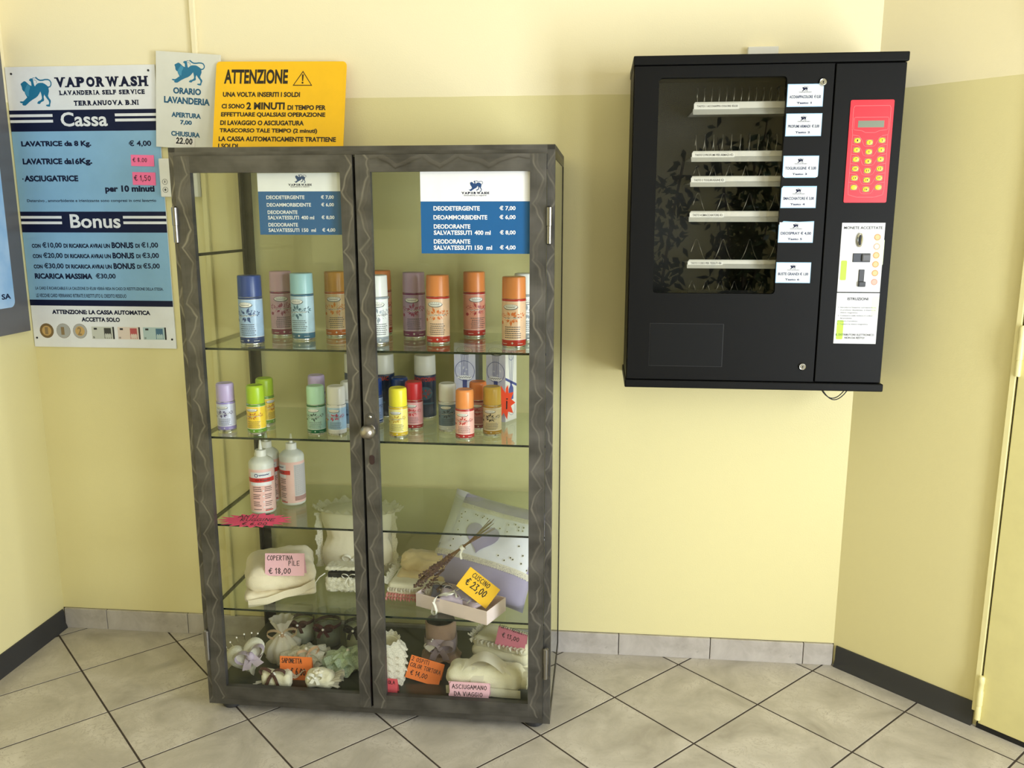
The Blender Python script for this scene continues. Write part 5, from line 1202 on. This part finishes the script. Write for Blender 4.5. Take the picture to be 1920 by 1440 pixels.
# ---- cabinet floor
Z5e = Z5+.0003
o = thing('heart_pincushion', 'lilac heart-shaped lace pincushion with pearl pins, bottom left of the cabinet', 'pincushion', CW(.100, .092, Z5e, -24, -22, 14) @ Matrix.Scale(1.12, 4))
mb = MB(); ns = 40; H = []
for i in range(ns):
    t = 2*PI*i/ns; H.append((.058*(16*math.sin(t)**3)/17, .056*(13*math.cos(t)-5*math.cos(2*t)-2*math.cos(3*t)-math.cos(4*t))/17+.055))
for s_ in (-1, 1):
    vs = []; fs = []; nr = 8
    for r_ in range(nr+1):
        q = r_/nr; yy = s_*.024*math.sqrt(max(0, 1-q**3))
        vs += [((p[0])*q, yy, .052+(p[1]-.052)*q) for p in H]
    for r_ in range(nr):
        for i in range(ns): fs.append((r_*ns+i, r_*ns+(i+1) % ns, (r_+1)*ns+(i+1) % ns, (r_+1)*ns+i) if s_ == -1 else (r_*ns+i, (r_+1)*ns+i, (r_+1)*ns+(i+1) % ns, r_*ns+(i+1) % ns))
    mb.add(vs, fs)
mb.warp(lambda p: p+Vector((0, 1, 0))*noise.noise(p*90)*.003); mb.build('heart_body', M_CROC, o, smooth=True)
mb = MB(); bow(mb, (.018, -.029, .050), .036, 0, None, .022, 4); mb.build('satin_bow', M_SILV, o, smooth=True)
for k in range(6):
    a = -1.0+2.0*k/5; p0 = Vector((.045*math.sin(a), .0, .080+.016*math.cos(a*1.4))); p1 = p0+Vector(((.010)*math.sin(a), .002, .016))
    mb = MB(); mb.tube([p0, p1], .0005, 4); pn = mb.build('pin', M_CHROME, o); mb = MB(); mb.sphere(p1, .0026, 0, 10); mb.build('pearl_head', M_PEARL, pn, smooth=True)
def tulle_bag(x, y, s, h, label, m_in, m_out, rib, seed, rz=0, name='tulle_favour'):
    o = thing(name, label, 'sachet', CW(x, y, Z5e, 0, 0, rz), 'tulle and lace favours on the cabinet floor')
    mb = MB(); mb.lathe([(.01, 0), (s*.8, .002), (s, h*.18), (s*.92, h*.36), (s*.55, h*.52), (s*.2, h*.60), (.002, h*.62)], 24); mb.warp(lambda p: p+Vector((p.x, p.y, 0))*noise.noise(p*60+Vector((seed, 0, 0)))*.35); mb.build('filling', m_in, o, smooth=True)
    mb = MB(); mb.lathe([(s*.85, .001), (s*1.1, h*.18), (s*1.0, h*.40), (s*.5, h*.58), (s*.22, h*.66), (s*.5, h*.84), (s*.75, h)], 40, 0, None, False); mb.warp(lambda p: p+Vector((p.x, p.y, 0))*(.12*math.sin(9*math.atan2(p.y, p.x))+noise.noise(p*50)*.2)); mb.build('tulle', m_out, o, smooth=True)
    mb = MB(); bow(mb, (0, -s*.35, h*.64), s*.9, 0, None, .010, seed); mb.build('bow', rib, o, smooth=True)
    for k in range(3): mb = MB(); mb.sphere((-.008+.008*k, -s*.45, h*.66+.006*(k % 2)), .0030, 0, 10); mb.build('pearl', M_PEARL, o, smooth=True)
    return o
tulle_bag(.152, .200, .046, .135, 'cream tulle favour bag tied with brown ribbon behind the pincushion', M_OFFW, M_TULLE, M_TULLEC, 1, 20)
def lace_rosette(x, y, r, h, label, m_l, m_c, seed, acc):
    o = thing('lace_rosette', label, 'sachet', CW(x, y, Z5e, 0, 0, seed*20), 'tulle and lace favours on the cabinet floor')
    mb = MB(); mb.lathe([(.01, 0), (r*.62, .003), (r*.66, h*.35), (r*.5, h*.62), (r*.2, h*.72), (.001, h*.73)], 24); mb.warp(lambda p: p+p*noise.noise(p*60)*.15); mb.build('filling', m_c, o, smooth=True)
    for k, (q, zf, t) in enumerate(((.55, .34, 9), (.42, .62, 8), (.18, .74, 7))):
        mb = MB(); ruffle(mb, [((r*q*math.cos(a), r*q*math.sin(a), h*zf), (math.cos(a), math.sin(a), .15-.2*k)) for a in [2*PI*i/20 for i in range(20)]], r*(.50-.05*k), r*.15, t, 0, True, r*.18); mb.build('lace_frill', m_l, o, smooth=True)
    mb = MB(); bow(mb, (0, -r*.42, h*.70), r*.42, 0, None, .010, seed); mb.build('bow', acc, o, smooth=True)
    mb = MB(); mb.sphere((0, -r*.2, h*.80), .006, 0, 10); mb.build('bead', M_PEARL, o, smooth=True)
lace_rosette(.236, .160, .076, .082, 'cream lace rosette with peach satin ribbons behind the orange soap card', M_LACE, M_OFFW, 2, cloth_mat('peach_satin', (232,194,164), None, 60, rough=.35, bump=.05, sheen=0))
lace_rosette(.362, .165, .068, .078, 'mint white lace rosette beside the middle door stile', M_LACEG, cloth_mat('mint_cloth', (186,206,172), None, 300), 3, M_LACEG)
o = thing('wrapped_soap', 'white wrapped soap with a brown bow in front of the orange card', 'soap', CW(.192, .045, Z5e, 0, 0, -3))
vs, fs = softbox(.088, .034, .046, (18, 8, 8), .010, .003, 50, 7); mb = MB(); mb.add(vs, fs); mb.build('soap', M_OFFW, o, smooth=True)
mb = MB(); bow(mb, (-.006, -.016, .046), .036, 0, None, .010, 5); mb.build('bow', M_RIBB, o, smooth=True)
for k in range(6): a = 2*PI*k/6; mb = MB(); mb.sphere((-.006+.006*math.cos(a), -.016, .046+.006*math.sin(a)), .0042, 0, 8, None, (1, .6, 1)); mb.build('petal', M_RIB, o, smooth=True)
mb = MB(); ruffle(mb, [((-.042, -.012+.006*i, .012), (-1, -.3, -.2)) for i in range(4)], .022, .004, 3); mb.build('tulle_end', M_TULLE, o, smooth=True)
o = thing('wrapped_soap', 'cream tulle-wrapped soap with a fanned end, front row left of the stile', 'soap', CW(.322, .052, Z5e, 0, 0, 4))
vs, fs = softbox(.088, .048, .050, (18, 10, 8), .022, .004, 40, 9, .006); mb = MB(); mb.add(vs, fs); mb.build('soap', M_OFFW, o, smooth=True)
mb = MB(); ruffle(mb, [((.030, -.022+.008*i, .030), (1, -.4+.13*i, .25)) for i in range(7)], .034, .007, 5); ruffle(mb, [((.028, -.022+.008*i, .020), (1, -.4+.13*i, -.1)) for i in range(7)], .030, .006, 4); mb.build('tulle_fan', M_TULLE, o, smooth=True)
for k in range(7): a = 2*PI*k/7; mb = MB(); mb.sphere((-.004+.010*math.cos(a), -.010+.008*math.sin(a), .056), .0062, 0, 8, None, (1.2, 1, .7)); mb.build('petal', M_IVORY, o, smooth=True)
mb = MB(); bow(mb, (-.010, -.024, .044), .020, 0, None, .010, 6); mb.build('bow', M_RIB, o, smooth=True)
card('price_card', CW(.186, .080, Z5e, -8, 0, 1), .098, .071, M_CARDO, [('SAPONETTA', .06, .68, .82, .20), ('€ 6,00', .34, .80, .36, .28)], 'orange card reading SAPONETTA on the cabinet floor', .03)
# ribboned glass jars at the back
def jar(x, y, r, h, label, seed, bowc):
    o = thing('glass_jar', label, 'jar', CW(x, y, Z5e), 'ribboned glass jars at the back of the cabinet floor')
    mb = MB(); mb.lathe([(r*.6, .0005), (r*.97, .002), (r, .006), (r, h-.004), (r*.99, h), (r*.94, h), (r*.94, .006), (.001, .005)], 32, 0, None, False); mb.build('glass', pane_mat('jar_glass', (.93,.95,.92), .04), o, smooth=45)
    mb = MB(); mb.lathe([(r*.8, .0065), (r*.92, .007), (r*.92, h*.55), (r*.5, h*.6), (.001, h*.61)], 24); mb.warp(lambda p: p+Vector((0, 0, 1))*(noise.noise(p*80+Vector((seed, 0, 0)))*.006 if p.z > h*.4 else 0)); mb.build('filling', [M_IVORY, cloth_mat('smoky_salts', (150,150,140), None, 120), M_OFFW][seed % 3], o, smooth=True)
    mb = MB(); mb.lathe([(r*1.01, h*.60), (r*1.03, h*.62), (r*1.03, h*.68), (r*1.01, h*.70)], 28, 0, None, False); bow(mb, (0, -r-.004, h*.65), r*.72, 0, None, .011, seed); mb.build('ribbon', bowc, o, smooth=True)
    mb = MB(); mb.sphere((0, -r-.010, h*.66), .0042, 0, 10); mb.build('pearl', M_PEARL, o, smooth=True)
jar(.175, .315, .037, .118, 'glass jar with brown ribbon, leftmost of the back row', 0, M_RIBB)
jar(.264, .305, .042, .114, 'glass jar with dark red ribbon in the middle of the back row', 1, cloth_mat('wine_ribbon', (74,34,38), None, 80, rough=.45, bump=.05, sheen=0))
jar(.362, .300, .040, .118, 'glass jar with black ribbon beside the middle door stile', 2, cloth_mat('black_ribbon', (34,30,32), None, 80, rough=.45, bump=.05, sheen=0))
# lace-covered pot right of the stile
o = thing('lace_pot', 'pot covered in white tiered lace right of the middle door stile', 'pot', CW(.500, .120, Z5e))
mb = MB(); mb.lathe([(.040, 0), (.042, .002), (.043, .118), (.040, .120), (.037, .118), (.036, .095), (.001, .094)], 32, 0, None, False); mb.build('pot', M_OFFW, o, smooth=45)
for k in range(5): mb = MB(); ruffle(mb, [((.0435*math.cos(a), .0435*math.sin(a), .118-.022*k), (math.cos(a), math.sin(a), -1.1)) for a in [2*PI*i/22 for i in range(22)]], .030, .004, 15, 0, True); mb.build('lace_tier', M_LACE, o, smooth=True)
mb = MB(); ruffle(mb, [((.042*math.cos(a), .042*math.sin(a), .117), (math.cos(a)*.3, math.sin(a)*.3, 1)) for a in [2*PI*i/22 for i in range(22)]], .014, .003, 15, 0, True); mb.build('lace_tier', M_LACE, o, smooth=True)
card('price_card', CW(.462, .030, Z5e, -6, 0, 0), .095, .050, M_CARDR, [('OLA', .72, .92, .78, .20)], 'coral red card half hidden behind the middle door stile', .025)
# taupe towel roll
o = thing('taupe_towel_roll', 'upright taupe towel roll tied with mauve ribbon and a cream heart', 'towel', CW(.640, .268, Z5e))
mb = MB(); sp = []; n = 70
for i in range(n+1): a = 2*PI*3.2*i/n; rr = .012+.036*i/n; sp.append((rr*math.cos(a), rr*math.sin(a)))
mb.lathe([(.040, 0), (.047, .004), (.049, .030), (.048, .100), (.0485, .118), (.044, .124), (.036, .122), (.033, .112), (.001, .108)], 36, [0, 0, 0, 0, 0, 1, 1, 1]); mb.warp(lambda p: p+Vector((p.x, p.y, 0))*noise.noise(p*40)*.06); mb.build('towel', [M_TAUPE, M_DARK], o, smooth=True)
mb = MB(); ruffle(mb, [((.049*math.cos(a), .049*math.sin(a), .020), (math.cos(a), math.sin(a), -.9)) for a in [2*PI*i/18 for i in range(18)]], .018, .004, 9, 0, True); mb.build('hem', M_TAUPE, o, smooth=True)
mb = MB(); mb.lathe([(.050, .036), (.052, .042), (.0515, .070), (.050, .076)], 32, 0, None, False); mb.warp(lambda p: p+Vector((0, 0, .006*math.sin(3*math.atan2(p.y, p.x))))); bow(mb, (.006, -.054, .056), .040, 0, None, .020, 7); mb.build('ribbon', M_RIBL, o, smooth=True)
mb = MB(); mb.slab([(-.024+.0011*16*math.sin(t)**3, .060+.0010*(13*math.cos(t)-5*math.cos(2*t)-2*math.cos(3*t)-math.cos(4*t))) for t in [2*PI*i/30 for i in range(30)]], .006, 0, Matrix.Translation((0, -.062, 0))); mb.build('heart', M_IVORY, o, bevel=.0015)
for k in range(2): mb = MB(); mb.sphere((-.018+.004*k, -.060, .080+.006*k), .0026, 0, 10); mb.build('pearl', M_PEARL, o, smooth=True)
card('price_card', CW(.560, .112, Z5e+.012, -32, 10, -8), .106, .066, M_CARDO, [('2 OSPITI', .05, .56, .86, .17), ('COLOR TORTORA', .05, .95, .60, .17), ('€ 14,00', .12, .62, .28, .20)], 'orange card reading 2 OSPITI COLOR TORTORA before the taupe roll', 0.030)
# lace towel stack and rolled towel at the right
o = thing('lace_hand_towels', 'stack of cream hand towels with lace edging at the bottom right', 'towels', CW(.850, .235, Z5e, 0, 0, -20))
zz = 0
for k, h in enumerate((.040, .034, .030)):
    vs, fs = softbox(.190-.004*k, .110, h, (20, 12, 5), .014, .004, 30, k+41, .005 if k == 2 else 0); mb = MB(); mb.add(vs, fs, 0, TR(0, 0, zz, 0, 0, 0)); mb.build('towel', M_OFFW, o, smooth=True); zz += h-.004
mb = MB(); ruffle(mb, [((-.090+.018*i, -.048, .096), (0, -1, .25)) for i in range(11)], .022, .006, 15, 0, False, .006); mb.build('lace_edge', M_LACE, o, smooth=True)
mb = MB(); ruffle(mb, [((-.090, -.048+.012*i, .094), (-1, 0, .3)) for i in range(9)], .016, .005, 9); mb.build('lace_edge', M_LACE, o, smooth=True)
card('price_card', CW(.822, .178, Z5e+.098, -10, 10, -12), .092, .058, M_CARDM, [('PORTA FAZZOLETTI', .02, 1.0, 1.02, .16), ('€ 13,00', .18, .76, .62, .22)], 'rose pink card reading € 13,00 on the lace hand towels', .030)
o = thing('travel_towel', 'rolled cream travel towel tied with sheer ribbon, bottom right front', 'towel', CW(.806, .098, Z5e, 0, 0, -2))
vs, fs = softbox(.232, .086, .074, (30, 18, 14), .034, .005, 24, 51); mb = MB(); mb.add(vs, fs); mb.build('roll', M_OFFW, o, smooth=True)
mb = MB(); P = [(.112, .040*math.cos(a)*k, .037+.032*math.sin(a)*k) for i in range(40) for a, k in [(2*PI*2.2*i/39, .25+.75*i/39)]]
mb.ribbon(P, (.022, 0, 0)); mb.build('rolled_end', M_OFFW, o, smooth=True)
mb = MB(); mb.ribbon([(-.110, -.044, .012), (-.04, -.047, .020), (.03, -.047, .016), (.108, -.044, .012)], (0, -.004, .030)); mb.build('outer_flap', M_OFFW, o, smooth=True)
mb = MB(); mb.ribbon([(-.018, .047*math.cos(a), .038+.042*math.sin(a)) for a in [2*PI*i/24 for i in range(25)]], (.038, 0, 0))
mb.ribbon([(-.060+.120*q, -.020-.014*math.sin(q*PI), .076+.044*math.sin(q*PI)) for q in [i/12 for i in range(13)]], (.004, .040, .010)); mb.ribbon([(.045, -.022, .080), (.062, -.030, .068), (.072, -.040, .048)], (.026, 0, .010)); mb.build('organza_ribbon', M_TULLE, o, smooth=True)
card('price_card', CW(.706, .034, Z5e, -6, 0, 0), .120, .050, M_CARDP, [('ASCIUGAMANO', .09, .92, .72, .24), ('DA ViAGGiO', .14, .82, .30, .24)], 'pale pink card reading ASCIUGAMANO DA VIAGGIO before the rolled towel', .020,
     [(.002, 0), (.120, 0), (.116, .008), (.119, .020), (.120, .044), (.114, .050), (.008, .050), (.002, .042), (.004, .020), (0, .010)])

# ================================================================== two potted plants behind the photographer, mirrored in the vending window
M_LEAF = speckle_mat('ficus_leaf', (44,62,34), (30,46,26), 20, 0.4); M_BARK = speckle_mat('bark', (92,74,56), (70,56,42), 60, 0.8); M_POT = slab_mat('plastic_pot', (120,84,62), 0.5)
def ficus(x, y, h, label, seed, n):
    rnd = random.Random(seed); o = thing('potted_ficus', label, 'potted plant', TR(x, y, 0), 'potted plants by the front wall')
    mb = MB(); mb.lathe([(.12, 0), (.15, .01), (.18, .26), (.19, .27), (.19, .30), (.175, .30), (.165, .26), (.001, .255)], 24, 0, None, False); mb.build('pot', M_POT, o, smooth=40)
    mb = MB(); ends = []
    for k in range(7):
        a = rnd.uniform(0, 2*PI); L = rnd.uniform(.6, 1.0); q = Vector((math.cos(a)*.24*L, math.sin(a)*.2*L, h*(.55+.42*rnd.random())))
        pts = [(.02*math.cos(a), .02*math.sin(a), .25), (q.x*.25, q.y*.25, q.z*.45), (q.x*.6, q.y*.6, q.z*.75), tuple(q)]; mb.tube(pts, .014, 6, 0, False, None, (1, .3)); ends.append([Vector(p) for p in pts])
    mb.build('trunk', M_BARK, o, smooth=True)
    mb = MB()
    for k in range(n):
        e = rnd.choice(ends); t = rnd.uniform(.9, 3.0); i = min(2, int(t)); c = e[i].lerp(e[i+1], t-i)+Vector((max(-.12,min(.12,rnd.gauss(0, .07))), rnd.gauss(0, .06), rnd.gauss(0, .09)))
        d = Vector((rnd.uniform(-1, 1), rnd.uniform(-1, 1), rnd.uniform(-1.2, .2))).normalized(); s_ = d.orthogonal().normalized(); L = rnd.uniform(.07, .12); w = L*.24
        mb.add([c, c+d*L*.35+s_*w, c+d*L, c+d*L*.35-s_*w, c+d*L*.4+Vector((0, 0, .006))], [(0, 1, 4), (1, 2, 4), (2, 3, 4), (3, 0, 4)])
    mb.build('foliage', M_LEAF, o, kind='stuff')
ficus(1.14, -4.45, 2.40, 'taller potted ficus by the front wall, seen mirrored in the vending window', 3, 620)
ficus(.50, -4.50, 1.95, 'shorter potted ficus by the front wall, seen mirrored in the vending window', 5, 520)
